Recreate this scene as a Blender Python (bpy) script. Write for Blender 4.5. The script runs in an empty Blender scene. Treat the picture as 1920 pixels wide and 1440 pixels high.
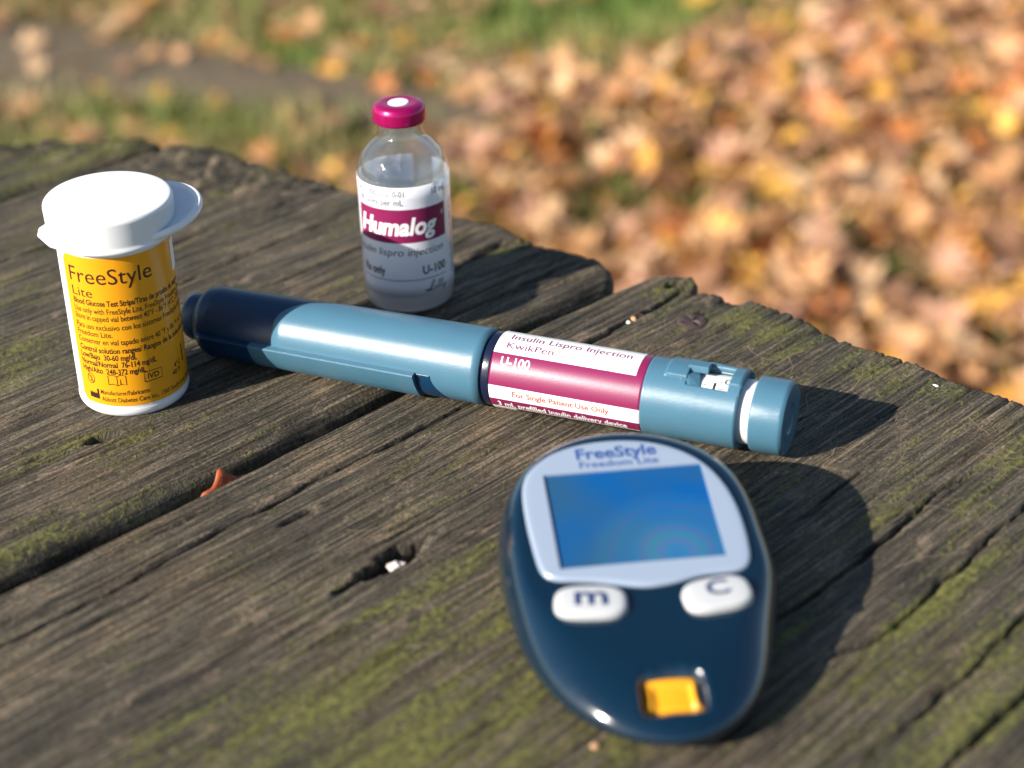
import bpy, bmesh, math, random
import numpy as np
from mathutils import Vector, Matrix

random.seed(7)
RS = np.random.RandomState(11)
MM = 0.001
rad = math.radians
scene = bpy.context.scene

# ------------------------------------------------------------------ camera
PITCH, ROLL, CAMH = 0.5035, -0.0312, 0.1907
F = Vector((0, math.cos(PITCH), -math.sin(PITCH)))
R0 = Vector((1, 0, 0)); U0 = R0.cross(F)
RR = math.cos(ROLL) * R0 + math.sin(ROLL) * U0
UU = -math.sin(ROLL) * R0 + math.cos(ROLL) * U0
cam_d = bpy.data.cameras.new('camera')
cam = bpy.data.objects.new('camera', cam_d)
scene.collection.objects.link(cam)
cam.matrix_world = Matrix(((RR.x, UU.x, -F.x, 0), (RR.y, UU.y, -F.y, 0), (RR.z, UU.z, -F.z, CAMH), (0, 0, 0, 1)))
cam_d.sensor_width = 36
cam_d.lens = 3203.0 / 1920 * 36
cam_d.clip_start = 0.01
cam_d.clip_end = 1000
cam_d.dof.use_dof = True
cam_d.dof.focus_distance = 0.381
cam_d.dof.aperture_fstop = 10.2
cam_d.dof.aperture_blades = 0
scene.camera = cam

# ------------------------------------------------------------------ light
SUN_EL, SUN_AZ = 27.5, 32.0        # light travels towards (cos az, sin az)
world = bpy.data.worlds.new('World'); scene.world = world
world.use_nodes = True
wn = world.node_tree.nodes; wl = world.node_tree.links
sky = wn.new('ShaderNodeTexSky'); sky.sky_type = 'NISHITA'; sky.sun_disc = False
sky.sun_elevation = rad(SUN_EL)
tosun = Vector((-math.cos(rad(SUN_AZ)), -math.sin(rad(SUN_AZ)), 0))
sky.sun_rotation = math.atan2(tosun.x, tosun.y)
sky.air_density = 1.0; sky.dust_density = 0.6; sky.ozone_density = 1.6
wl.new(sky.outputs[0], wn['Background'].inputs['Color'])
wn['Background'].inputs['Strength'].default_value = 0.072
sd = bpy.data.lights.new('sun', 'SUN'); sd.energy = 5.0; sd.angle = rad(0.55); sd.color = (1.0, 0.93, 0.83)
sun = bpy.data.objects.new('sun', sd); scene.collection.objects.link(sun)
ldir = Vector((math.cos(rad(SUN_AZ)) * math.cos(rad(SUN_EL)), math.sin(rad(SUN_AZ)) * math.cos(rad(SUN_EL)), -math.sin(rad(SUN_EL))))
sun.rotation_euler = ldir.to_track_quat('-Z', 'Y').to_euler()
scene.view_settings.view_transform = 'Standard'
scene.view_settings.look = 'None'
scene.view_settings.exposure = 1.05
scene.view_settings.gamma = 1.0
scene.view_settings.use_curve_mapping = False
scene.render.engine = 'CYCLES'
scene.cycles.max_bounces = 10
scene.cycles.transparent_max_bounces = 16
scene.cycles.caustics_refractive = True
scene.cycles.sample_clamp_indirect = 6
try:
    scene.cycles.use_denoising = True
except Exception:
    pass

# ------------------------------------------------------------------ helpers
def link(o, parent=None):
    scene.collection.objects.link(o)
    if parent is not None: o.parent = parent
    return o

def tag(o, label=None, cat=None, group=None, kind=None):
    if label: o['label'] = label
    if cat: o['category'] = cat
    if group: o['group'] = group
    if kind: o['kind'] = kind
    return o

def empty(name, loc, label, cat, group=None):
    o = bpy.data.objects.new(name, None); link(o)
    o.location = loc; o.empty_display_size = 0.02
    return tag(o, label, cat, group)

def mesh_obj(name, verts, faces, mats, parent=None, smooth=True, mat_idx=None, scale=MM):
    me = bpy.data.meshes.new(name)
    v = (np.asarray(verts, dtype=float) * scale)
    me.from_pydata([tuple(x) for x in v], [], [tuple(f) for f in faces])
    if not isinstance(mats, (list, tuple)): mats = [mats]
    for m in mats: me.materials.append(m)
    if mat_idx is not None: me.polygons.foreach_set('material_index', list(mat_idx))
    if smooth: me.polygons.foreach_set('use_smooth', [True] * len(me.polygons))
    me.update()
    o = bpy.data.objects.new(name, me)
    return link(o, parent)

def autosmooth(o, angle=35):
    me = o.data
    bm = bmesh.new(); bm.from_mesh(me)
    for e in bm.edges:
        if len(e.link_faces) == 2 and e.calc_face_angle(0) > rad(angle): e.smooth = False
    bm.to_mesh(me); bm.free()
    return o

def bevel(o, w, seg=2, angle=35):
    m = o.modifiers.new('bevel', 'BEVEL'); m.width = w * MM; m.segments = seg; m.limit_method = 'ANGLE'; m.angle_limit = rad(angle)
    return o

# --- numpy gradient-free value noise
def _hash(ix, iy, seed):
    n = (ix.astype(np.int64) * 374761393 + iy.astype(np.int64) * 668265263 + seed * 1442695041) & 0xffffffff
    n = ((n ^ (n >> 13)) * 1274126177) & 0xffffffff
    n = (n ^ (n >> 16)) & 0xffffffff
    return n / 4294967295.0

def vnoise(x, y, seed=0):
    ix = np.floor(x); iy = np.floor(y); fx = x - ix; fy = y - iy
    ix = ix.astype(np.int64); iy = iy.astype(np.int64)
    u = fx * fx * (3 - 2 * fx); v = fy * fy * (3 - 2 * fy)
    a = _hash(ix, iy, seed); b = _hash(ix + 1, iy, seed); c = _hash(ix, iy + 1, seed); d = _hash(ix + 1, iy + 1, seed)
    return (a + (b - a) * u) * (1 - v) + (c + (d - c) * u) * v

def fbm(x, y, seed=0, oct=4, gain=0.5):
    s = 0; a = 1; t = 0
    for i in range(oct):
        s = s + a * vnoise(x * 2 ** i, y * 2 ** i, seed + i * 17); t += a; a *= gain
    return s / t

def sstep(a, b, x):
    t = np.clip((x - a) / (b - a), 0, 1); return t * t * (3 - 2 * t)

# ------------------------------------------------------------------ materials
def mat(name, color=(0.8, 0.8, 0.8), rough=0.5, metal=0.0, spec=0.5, coat=0.0, coat_rough=0.05, bump=None, mottled=0.0, trans=0.0, sss=0.0, rough_var=0.0):
    m = bpy.data.materials.new(name); m.use_nodes = True
    nt = m.node_tree; n = nt.nodes; l = nt.links; b = n['Principled BSDF']
    b.inputs['Base Color'].default_value = (*color, 1)
    b.inputs['Roughness'].default_value = rough
    b.inputs['Metallic'].default_value = metal
    b.inputs['Specular IOR Level'].default_value = spec
    b.inputs['Coat Weight'].default_value = coat
    b.inputs['Coat Roughness'].default_value = coat_rough
    if sss:
        b.inputs['Subsurface Weight'].default_value = sss
        b.inputs['Subsurface Radius'].default_value = (1, 0.9, 0.8)
        b.inputs['Subsurface Scale'].default_value = 0.0012
    tc = n.new('ShaderNodeTexCoord')
    if bump:
        sc, st, dist = bump
        t = n.new('ShaderNodeTexNoise'); t.inputs['Scale'].default_value = sc; t.inputs['Detail'].default_value = 2
        bp = n.new('ShaderNodeBump'); bp.inputs['Strength'].default_value = st; bp.inputs['Distance'].default_value = dist
        l.new(tc.outputs['Object'], t.inputs['Vector']); l.new(t.outputs['Fac'], bp.inputs['Height'])
        l.new(bp.outputs['Normal'], b.inputs['Normal'])
    if mottled:
        t2 = n.new('ShaderNodeTexNoise'); t2.inputs['Scale'].default_value = 260; t2.inputs['Detail'].default_value = 4
        l.new(tc.outputs['Object'], t2.inputs['Vector'])
        mx = n.new('ShaderNodeMix'); mx.data_type = 'RGBA'; mx.blend_type = 'MULTIPLY'
        rp = n.new('ShaderNodeValToRGB'); rp.color_ramp.elements[0].position = 0.3; rp.color_ramp.elements[1].position = 0.7
        k = 1 - mottled; rp.color_ramp.elements[0].color = (k, k, k, 1); rp.color_ramp.elements[1].color = (1, 1, 1, 1)
        l.new(t2.outputs['Fac'], rp.inputs['Fac'])
        mx.inputs['Factor'].default_value = 1; mx.inputs[6].default_value = (*color, 1)
        l.new(rp.outputs['Color'], mx.inputs[7]); l.new(mx.outputs[2], b.inputs['Base Color'])
    if rough_var:
        t3 = n.new('ShaderNodeTexNoise'); t3.inputs['Scale'].default_value = 420; t3.inputs['Detail'].default_value = 5
        l.new(tc.outputs['Object'], t3.inputs['Vector'])
        mr = n.new('ShaderNodeMapRange'); mr.inputs['From Min'].default_value = 0.35; mr.inputs['From Max'].default_value = 0.7
        mr.inputs['To Min'].default_value = rough; mr.inputs['To Max'].default_value = rough + rough_var
        l.new(t3.outputs['Fac'], mr.inputs['Value']); l.new(mr.outputs[0], b.inputs['Roughness'])
    return m

M_lightblue = mat('light_blue_plastic', (0.056, 0.145, 0.212), 0.30, bump=(6000, 0.55, 0.00007), mottled=0.05)
M_navy = mat('navy_plastic', (0.001, 0.026, 0.070), 0.33, bump=(2600, 0.3, 0.00004))
M_ring = mat('black_ring_plastic', (0.006, 0.010, 0.03), 0.22, bump=(2200, 0.5, 0.00005))
M_white = mat('white_plastic', (0.70, 0.71, 0.72), 0.32, sss=0.15, bump=(900, 0.06, 0.00003))
M_whitep = mat('white_paper', (0.83, 0.82, 0.82), 0.30, coat=0.2, bump=(1800, 0.25, 0.00003))
M_magenta = mat('magenta_print', (0.185, 0.010, 0.065), 0.33, coat=0.15, coat_rough=0.25, bump=(4500, 0.5, 0.00005))
M_black = mat('black_print', (0.012, 0.010, 0.012), 0.35, coat=0.2)
M_blacklab = mat('black_label_print', (0.010, 0.010, 0.012), 0.3, coat=0.3)
M_plum = mat('plum_ink', (0.17, 0.015, 0.09), 0.4)
M_redink = mat('red_orange_ink', (0.75, 0.055, 0.02), 0.4)
M_whiteink = mat('white_ink', (0.8, 0.8, 0.8), 0.35)
M_greyink = mat('grey_ink', (0.10, 0.095, 0.12), 0.4)
M_vlab = mat('vial_label_paper', (0.88, 0.87, 0.92), 0.25, sss=0.5, coat=0.3, bump=(900, 0.1, 0.00003))
M_yellow = mat('yellow_label', (0.74, 0.31, 0.006), 0.27, coat=0.25, coat_rough=0.15, bump=(500, 0.08, 0.00004))
M_brownink = mat('dark_brown_ink', (0.022, 0.010, 0.006), 0.4)
M_capmag = mat('anodised_magenta', (0.40, 0.002, 0.105), 0.22, metal=0.5, coat=0.3, coat_rough=0.12, rough_var=0.08)
M_rubber = mat('white_rubber_dot', (0.85, 0.84, 0.86), 0.5)
M_body = mat('gloss_navy_shell', (0.0003, 0.0115, 0.027), 0.08, coat=0.9, coat_rough=0.05, bump=(140, 0.02, 0.0002), rough_var=0.10)
M_bezel = mat('silver_bezel_paint', (0.34, 0.41, 0.52), 0.30, metal=0.25, coat=0.3, coat_rough=0.1)
M_btn = mat('white_rubber_button', (0.45, 0.46, 0.47), 0.42, sss=0.1)
M_btnink = mat('navy_ink', (0.010, 0.03, 0.11), 0.4)
M_port = mat('yellow_port_plastic', (0.72, 0.32, 0.008), 0.38, sss=0.15)
M_darkslot = mat('dark_slot', (0.004, 0.006, 0.012), 0.5)
M_rust = mat('rusty_screw_steel', (0.085, 0.055, 0.052), 0.65, metal=0.3, bump=(1500, 0.35, 0.00008), mottled=0.4)
M_orange = mat('orange_leaf_scrap', (0.42, 0.085, 0.022), 0.6, bump=(900, 0.6, 0.0002), mottled=0.4)
M_pink = mat('pale_flake', (0.75, 0.62, 0.58), 0.6, bump=(900, 0.5, 0.0002), mottled=0.15)
M_crumb = mat('tan_crumb', (0.50, 0.28, 0.14), 0.7, bump=(1500, 0.5, 0.0002))
M_crumbw = mat('pale_crumb', (0.70, 0.72, 0.68), 0.6)
M_root = mat('dry_tendril', (0.21, 0.16, 0.105), 0.8, mottled=0.4)

def screen_mat():
    m = bpy.data.materials.new('lcd_glass'); m.use_nodes = True
    nt = m.node_tree; n = nt.nodes; l = nt.links; b = n['Principled BSDF']
    tc = n.new('ShaderNodeTexCoord')
    # faint iridescent light rings, painted into the base colour of the glass
    mp = n.new('ShaderNodeMapping'); mp.inputs['Location'].default_value = (-0.0065, 0.0105, 0); 
    l.new(tc.outputs['Object'], mp.inputs['Vector'])
    w = n.new('ShaderNodeTexWave'); w.wave_type = 'RINGS'; w.rings_direction = 'SPHERICAL'
    w.inputs['Scale'].default_value = 34; w.inputs['Distortion'].default_value = 1.2; w.inputs['Detail'].default_value = 1; w.inputs['Detail Scale'].default_value = 1.2
    l.new(mp.outputs[0], w.inputs['Vector'])
    rp = n.new('ShaderNodeValToRGB'); cr = rp.color_ramp
    cr.elements[0].color = (0.03, 0.15, 0.34, 1); cr.elements[1].color = (0.04, 0.20, 0.30, 1)
    e = cr.elements.new(0.35); e.color = (0.02, 0.18, 0.36, 1)
    e = cr.elements.new(0.7); e.color = (0.085, 0.13, 0.33, 1)
    l.new(w.outputs['Fac'], rp.inputs['Fac'])
    nz = n.new('ShaderNodeTexNoise'); nz.inputs['Scale'].default_value = 38; nz.inputs['Detail'].default_value = 2  # blue blotches paint the reflected sky into the glass colour
    l.new(tc.outputs['Object'], nz.inputs['Vector'])
    rp2 = n.new('ShaderNodeValToRGB'); c2 = rp2.color_ramp
    c2.elements[0].position = 0.35; c2.elements[1].position = 0.65
    c2.elements[0].color = (0.001, 0.075, 0.26, 1); c2.elements[1].color = (0.02, 0.075, 0.14, 1)
    l.new(nz.outputs['Fac'], rp2.inputs['Fac'])
    # rings fade with distance from their centre
    ln = n.new('ShaderNodeVectorMath'); ln.operation = 'LENGTH'; l.new(mp.outputs[0], ln.inputs[0])
    mr = n.new('ShaderNodeMapRange'); mr.inputs['From Min'].default_value = 0.002; mr.inputs['From Max'].default_value = 0.017
    mr.inputs['To Min'].default_value = 0.55; mr.inputs['To Max'].default_value = 0.0
    l.new(ln.outputs['Value'], mr.inputs['Value'])
    mx = n.new('ShaderNodeMix'); mx.data_type = 'RGBA'
    l.new(mr.outputs[0], mx.inputs['Factor']); l.new(rp2.outputs[0], mx.inputs[6]); l.new(rp.outputs[0], mx.inputs[7])
    l.new(mx.outputs[2], b.inputs['Base Color'])
    b.inputs['Roughness'].default_value = 0.06; b.inputs['Metallic'].default_value = 0.0
    b.inputs['Specular IOR Level'].default_value = 0.6
    return m
M_screen = screen_mat()

def glass_mat(nme='clear_glass', light_fill=0.045, refr=0.14):
    m = bpy.data.materials.new(nme); m.use_nodes = True
    nt = m.node_tree; n = nt.nodes; l = nt.links; n.remove(n['Principled BSDF']); out = n['Material Output']
    tr = n.new('ShaderNodeBsdfTransparent'); tr.inputs[0].default_value = (0.965, 0.975, 0.98, 1)
    rf = n.new('ShaderNodeBsdfGlass'); rf.inputs['IOR'].default_value = 1.47; rf.inputs['Roughness'].default_value = 0.0
    gl = n.new('ShaderNodeBsdfGlossy'); gl.inputs['Roughness'].default_value = 0.03
    lw = n.new('ShaderNodeLayerWeight'); lw.inputs['Blend'].default_value = 0.5
    pw = n.new('ShaderNodeMath'); pw.operation = 'POWER'; pw.inputs[1].default_value = 3.0; l.new(lw.outputs['Facing'], pw.inputs[0])
    fr = n.new('ShaderNodeMath'); fr.operation = 'MULTIPLY_ADD'; fr.inputs[1].default_value = 0.90; fr.inputs[2].default_value = 0.045; l.new(pw.outputs[0], fr.inputs[0])
    m1 = n.new('ShaderNodeMixShader'); m1.inputs[0].default_value = refr
    l.new(tr.outputs[0], m1.inputs[1]); l.new(rf.outputs[0], m1.inputs[2])
    tl = n.new('ShaderNodeBsdfTranslucent'); tl.inputs[0].default_value = (0.97, 0.97, 1.0, 1)  # white translucent share imitates sunlight caught inside the glass
    m0 = n.new('ShaderNodeMixShader'); m0.inputs[0].default_value = light_fill; l.new(m1.outputs[0], m0.inputs[1]); l.new(tl.outputs[0], m0.inputs[2]); m1 = m0
    m2 = n.new('ShaderNodeMixShader'); l.new(fr.outputs[0], m2.inputs[0]); l.new(m1.outputs[0], m2.inputs[1]); l.new(gl.outputs[0], m2.inputs[2])
    l.new(m2.outputs[0], out.inputs['Surface'])
    return m
M_glass = glass_mat(); M_base = glass_mat('light_fill_glass', 0.85, 0.1); M_liquid = glass_mat('clear_liquid', 0.0, 0.05)

def wood_mat():
    m = bpy.data.materials.new('weathered_mossy_wood'); m.use_nodes = True
    nt = m.node_tree; n = nt.nodes; l = nt.links; b = n['Principled BSDF']
    uv = n.new('ShaderNodeUVMap'); uv.uv_map = 'grain'       # metres along the grain, metres across
    def noise(sx, sy, detail=4, rough=0.6, w=0.0, seed=0.0, dist=0.0):
        mp = n.new('ShaderNodeMapping'); mp.inputs['Scale'].default_value = (sx, sy, 1); mp.inputs['Location'].default_value = (seed, seed * 1.7, 0)
        l.new(uv.outputs[0], mp.inputs['Vector'])
        t = n.new('ShaderNodeTexNoise'); t.inputs['Scale'].default_value = 1; t.inputs['Detail'].default_value = detail; t.inputs['Roughness'].default_value = rough
        t.inputs['Distortion'].default_value = dist
        l.new(mp.outputs[0], t.inputs['Vector']); return t.outputs['Fac']
    def ramp(fac, pts):
        r = n.new('ShaderNodeValToRGB'); cr = r.color_ramp
        cr.elements[0].position = pts[0][0]; cr.elements[0].color = (*pts[0][1], 1)
        cr.elements[1].position = pts[-1][0]; cr.elements[1].color = (*pts[-1][1], 1)
        for p, c in pts[1:-1]:
            e = cr.elements.new(p); e.color = (*c, 1)
        l.new(fac, r.inputs['Fac']); return r.outputs['Color']
    def mix(fac, a, bb, mode='MIX'):
        x = n.new('ShaderNodeMix'); x.data_type = 'RGBA'; x.blend_type = mode
        if isinstance(fac, float): x.inputs['Factor'].default_value = fac
        else: l.new(fac, x.inputs['Factor'])
        for s, v in ((6, a), (7, bb)):
            if isinstance(v, tuple): x.inputs[s].default_value = (*v, 1)
            else: l.new(v, x.inputs[s])
        return x.outputs[2]
    def math_(op, a, bb, clamp=False):
        x = n.new('ShaderNodeMath'); x.operation = op; x.use_clamp = clamp
        for s, v in ((0, a), (1, bb)):
            if isinstance(v, float): x.inputs[s].default_value = v
            else: l.new(v, x.inputs[s])
        return x.outputs[0]
    g1 = noise(32, 1250, 5, 0.7)               # fine streaks
    g2 = noise(30, 260, 4, 0.6, seed=3.1)       # broader streaks
    g3 = noise(40, 60, 4, 0.6, seed=8.3)        # patches
    g4 = noise(1100, 1900, 3, 0.75, seed=5.5)     # grit
    g5 = noise(75, 210, 5, 0.72, seed=12.2, dist=0.6)     # tan scuffs
    base = ramp(g1, [(0.36, (0.022, 0.018, 0.014)), (0.49, (0.074, 0.062, 0.047)), (0.61, (0.190, 0.162, 0.124))])
    base = mix(0.6, base, ramp(g2, [(0.32, (0.33, 0.32, 0.30)), (0.55, (0.80, 0.77, 0.72)), (0.70, (1.35, 1.25, 1.1))]), 'MULTIPLY')
    base = mix(0.9, base, ramp(g3, [(0.3, (0.52, 0.54, 0.56)), (0.5, (0.95, 0.96, 0.92)), (0.7, (1.35, 1.22, 1.05))]), 'MULTIPLY')
    scuff = ramp(g5, [(0.56, (0, 0, 0)), (0.68, (1, 1, 1))])
    base = mix(math_('MULTIPLY', scuff, 0.60), base, (0.270, 0.200, 0.140))
    grit = ramp(g4, [(0.36, (0.36, 0.34, 0.31)), (0.5, (1, 1, 1)), (0.64, (1.9, 1.75, 1.5))])
    base = mix(0.85, base, grit, 'MULTIPLY')
    # moss / algae: painted weight broken up by streaky noise
    at = n.new('ShaderNodeAttribute'); at.attribute_name = 'moss'
    m1 = noise(55, 420, 5, 0.68, seed=1.7, dist=0.4)
    m2 = noise(600, 900, 4, 0.7, seed=6.1)
    mm = math_('ADD', at.outputs['Fac'], math_('MULTIPLY', math_('SUBTRACT', m1, 0.5), 2.1))
    mm = math_('ADD', mm, math_('MULTIPLY', math_('SUBTRACT', m2, 0.5), 1.9))
    mm = math_('ADD', mm, math_('MULTIPLY', math_('SUBTRACT', noise(26, 110, 3, 0.6, seed=4.4), 0.5), 1.6))
    mr = n.new('ShaderNodeMapRange'); mr.inputs['From Min'].default_value = 0.42; mr.inputs['From Max'].default_value = 0.86; l.new(mm, mr.inputs['Value'])
    mosscol = ramp(noise(500, 800, 4, 0.6, seed=9.9), [(0.3, (0.050, 0.050, 0.014)), (0.5, (0.130, 0.130, 0.028)), (0.7, (0.26, 0.25, 0.060))])
    base = mix(math_('MULTIPLY', mr.outputs[0], 0.86), base, mosscol)
    # painted weight darkens cracks, knot holes, grain hollows and plank sides
    at2 = n.new('ShaderNodeAttribute'); at2.attribute_name = 'dark_weight'
    base = mix(at2.outputs['Fac'], base, (0.010, 0.008, 0.006))
    l.new(base, b.inputs['Base Color'])
    b.inputs['Roughness'].default_value = 0.75; b.inputs['Specular IOR Level'].default_value = 0.35
    h = math_('ADD', math_('MULTIPLY', noise(26, 1500, 4, 0.7, seed=2.2), 0.7), math_('MULTIPLY', g4, 0.45))
    h = math_('ADD', h, math_('MULTIPLY', m2, math_('MULTIPLY', mr.outputs[0], 0.9)))
    bp = n.new('ShaderNodeBump'); bp.inputs['Strength'].default_value = 0.9; bp.inputs['Distance'].default_value = 0.0009
    l.new(h, bp.inputs['Height']); l.new(bp.outputs['Normal'], b.inputs['Normal'])
    return m
M_wood = wood_mat()

# ------------------------------------------------------------------ ground, grass, dirt
GZ = -0.74
def ground_mat():
    m = bpy.data.materials.new('lawn_soil'); m.use_nodes = True
    nt = m.node_tree; n = nt.nodes; l = nt.links; b = n['Principled BSDF']
    tc = n.new('ShaderNodeTexCoord')
    def nz(s, d=5, r=0.6):
        t = n.new('ShaderNodeTexNoise'); t.inputs['Scale'].default_value = s; t.inputs['Detail'].default_value = d; t.inputs['Roughness'].default_value = r
        l.new(tc.outputs['Object'], t.inputs['Vector']); return t.outputs['Fac']
    r = n.new('ShaderNodeValToRGB'); cr = r.color_ramp
    cr.elements[0].position = 0.36; cr.elements[0].color = (0.10, 0.065, 0.03, 1)
    cr.elements[1].position = 0.60; cr.elements[1].color = (0.10, 0.125, 0.03, 1)
    e = cr.elements.new(0.48); e.color = (0.13, 0.115, 0.045, 1)
    l.new(nz(5.5), r.inputs['Fac'])
    r2 = n.new('ShaderNodeValToRGB'); r2.color_ramp.elements[0].position = 0.3; r2.color_ramp.elements[0].color = (0.5, 0.5, 0.5, 1); r2.color_ramp.elements[1].position = 0.7; r2.color_ramp.elements[1].color = (1.5, 1.5, 1.4, 1)
    l.new(nz(60), r2.inputs['Fac'])
    mx = n.new('ShaderNodeMix'); mx.data_type = 'RGBA'; mx.blend_type = 'MULTIPLY'; mx.inputs['Factor'].default_value = 1
    l.new(r.outputs[0], mx.inputs[6]); l.new(r2.outputs[0], mx.inputs[7]); l.new(mx.outputs[2], b.inputs['Base Color'])
    b.inputs['Roughness'].default_value = 0.95; b.inputs['Specular IOR Level'].default_value = 0.1
    bp = n.new('ShaderNodeBump'); bp.inputs['Strength'].default_value = 0.8; bp.inputs['Distance'].default_value = 0.02
    l.new(nz(45), bp.inputs['Height']); l.new(bp.outputs['Normal'], b.inputs['Normal'])
    return m
M_ground = ground_mat()
def make_ground():
    # fine in the middle, stretching to the horizon
    a = np.concatenate([-np.geomspace(400, 6.5, 14), np.linspace(-6, 6, 97), np.geomspace(6.5, 400, 14)])
    X, Y = np.meshgrid(a, a + 3.0, indexing='ij')
    Z = GZ - 0.012 + 0.024 * fbm(X * 2.2, Y * 2.2, 5) * np.exp(-((X / 8) ** 2 + ((Y - 3) / 8) ** 2))
    nx, ny = X.shape
    V = np.stack([X, Y, Z], -1).reshape(-1, 3)
    i = np.arange(nx - 1)[:, None] * ny + np.arange(ny - 1)[None, :]
    Fc = np.stack([i, i + ny, i + ny + 1, i + 1], -1).reshape(-1, 4)
    o = mesh_obj('ground', V, Fc.tolist(), M_ground, scale=1.0)
    tag(o, kind='structure')
    return o
make_ground()

def leafcover(x, y):
    """how densely leaves lie at ground point (x, y) in metres: 0..1"""
    edge = np.where(y > 2.6, 0.04 + (y - 2.6) * 0.78, -0.04 + (y - 2.2) * 0.2)
    w = (fbm(x * 3.1, y * 3.1, 3, 3) - 0.5) * 0.55
    d = sstep(-0.12, 0.20, x - edge + w)
    hole = np.exp(-(((x - 0.10) / 0.13) ** 2 + ((y - 2.11) / 0.09) ** 2)) * 0.45 + np.exp(-(((x - 0.22) / 0.2) ** 2 + ((y - 2.95) / 0.12) ** 2)) * 0.3
    return np.clip(0.30 + 0.70 * d - hole, 0.03, 1)

def strip_path():
    # bare earth strip crossing the lawn
    cx = np.array([-2.6, -1.5, -1.0, -0.75, -0.45, -0.2, -0.02, 0.12])
    cy = np.array([3.45, 3.15, 2.99, 2.89, 2.75, 2.62, 2.52, 2.44])
    w = np.array([0.30, 0.28, 0.21, 0.17, 0.13, 0.095, 0.075, 0.02])
    s = np.linspace(0, 1, 90); t = np.linspace(0, 1, len(cx))
    X = np.interp(s, t, cx); Y = np.interp(s, t, cy); W = np.interp(s, t, w)
    k = np.linspace(-1, 1, 13)
    V = []
    for j in range(90):
        for q in k:
            e = 1 + 0.9 * (vnoise(np.array(s[j] * 16.), np.array(q * .6 + 3.), 4) - 0.5)
            x = X[j] + 0.45 * W[j] * q * e; y = Y[j] + W[j] * q * e
            z = GZ + 0.009 + 0.008 * (1 - q * q) + 0.006 * (random.random() - 0.5) - (0.03 if abs(q) > 0.99 else 0)
            V.append((x, y, z))
    Fc = [(j * 13 + i, j * 13 + i + 1, (j + 1) * 13 + i + 1, (j + 1) * 13 + i) for j in range(89) for i in range(12)]
    mm = mat('bare_earth', (0.165, 0.128, 0.085), 0.95, spec=0.1, bump=(70, 0.8, 0.01), mottled=0.4)
    o = mesh_obj('dirt_path', V, Fc, mm, scale=1.0)
    tag(o, kind='structure')
strip_path()

def pathdist(x, y):
    yc = np.interp(x, [-1.5, -1.0, -0.75, -0.45, -0.2, -0.02, 0.12], [3.15, 2.99, 2.89, 2.75, 2.62, 2.52, 2.44])
    wd = np.interp(x, [-1.5, -1.0, -0.75, -0.45, -0.2, -0.02, 0.12], [0.28, 0.21, 0.17, 0.13, 0.095, 0.075, 0.02])
    return np.where(x < 0.12, np.abs(y - yc) / wd, 9.0)

def grass():
    cols = [(0.11, 0.18, 0.030), (0.18, 0.22, 0.050), (0.26, 0.25, 0.080), (0.34, 0.27, 0.13), (0.065, 0.135, 0.020)]
    mats = [mat('grass_blade_%s' % nme, c, 0.6, spec=0.3) for nme, c in zip(('mid', 'light', 'yellow', 'straw', 'deep'), cols)]
    N = 190000
    y = 0.5 + RS.rand(N) ** 0.85 * 4.6; x = (RS.rand(N) * 2 - 1) * (0.8 + 0.45 * y)
    cov = leafcover(x, y); keep = (RS.rand(N) > cov * 0.85) & (pathdist(x, y) > 0.6 + RS.rand(N) * .6)
    lush = fbm(x * 2.6, y * 2.6, 21, 3)
    green = np.exp(-(((x - 0.02) / 0.45) ** 2 + ((y - 3.05) / 0.35) ** 2)) * 0.25 + np.exp(-(((x - 0.10) / 0.16) ** 2 + ((y - 2.11) / 0.12) ** 2)) * 0.3
    keep &= (lush + green + RS.rand(N) * 0.35 > 0.52)
    x = x[keep]; y = y[keep]; lush = (lush + green)[keep]; n = len(x)
    h = 0.020 + 0.035 * RS.rand(n); an = RS.rand(n) * 6.283; w = 0.0016 + 0.0016 * RS.rand(n)
    ln = 0.008 + 0.03 * RS.rand(n); a2 = RS.rand(n) * 6.283
    dx = np.cos(an) * w; dy = np.sin(an) * w; tx = np.cos(a2) * ln; ty = np.sin(a2) * ln
    z = np.full(n, GZ - 0.002)
    V = np.stack([np.stack([x - dx, y - dy, z], 1), np.stack([x + dx, y + dy, z], 1),
                  np.stack([x + dx * .7 + tx * .4, y + dy * .7 + ty * .4, z + h * .6], 1), np.stack([x - dx * .7 + tx * .4, y - dy * .7 + ty * .4, z + h * .6], 1),
                  np.stack([x + tx, y + ty, z + h], 1)], 1).reshape(-1, 3)
    b = np.arange(n) * 5
    q = np.stack([b, b + 1, b + 2, b + 3], 1).tolist(); t = np.stack([b + 3, b + 2, b + 4], 1).tolist()
    ci = np.clip((0.95 - lush) * 6 - 0.6 + (RS.rand(n) - 0.5) * 2.4, 0, 3.99).astype(int)
    ci[(RS.rand(n) < 0.25) & (ci <= 1)] = 4
    o = mesh_obj('grass', V, q + t, mats, smooth=False, mat_idx=np.concatenate([ci, ci]), scale=1.0)
    tag(o, 'short green and straw coloured lawn grass between the fallen leaves', 'grass', kind='stuff')
grass()

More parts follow.
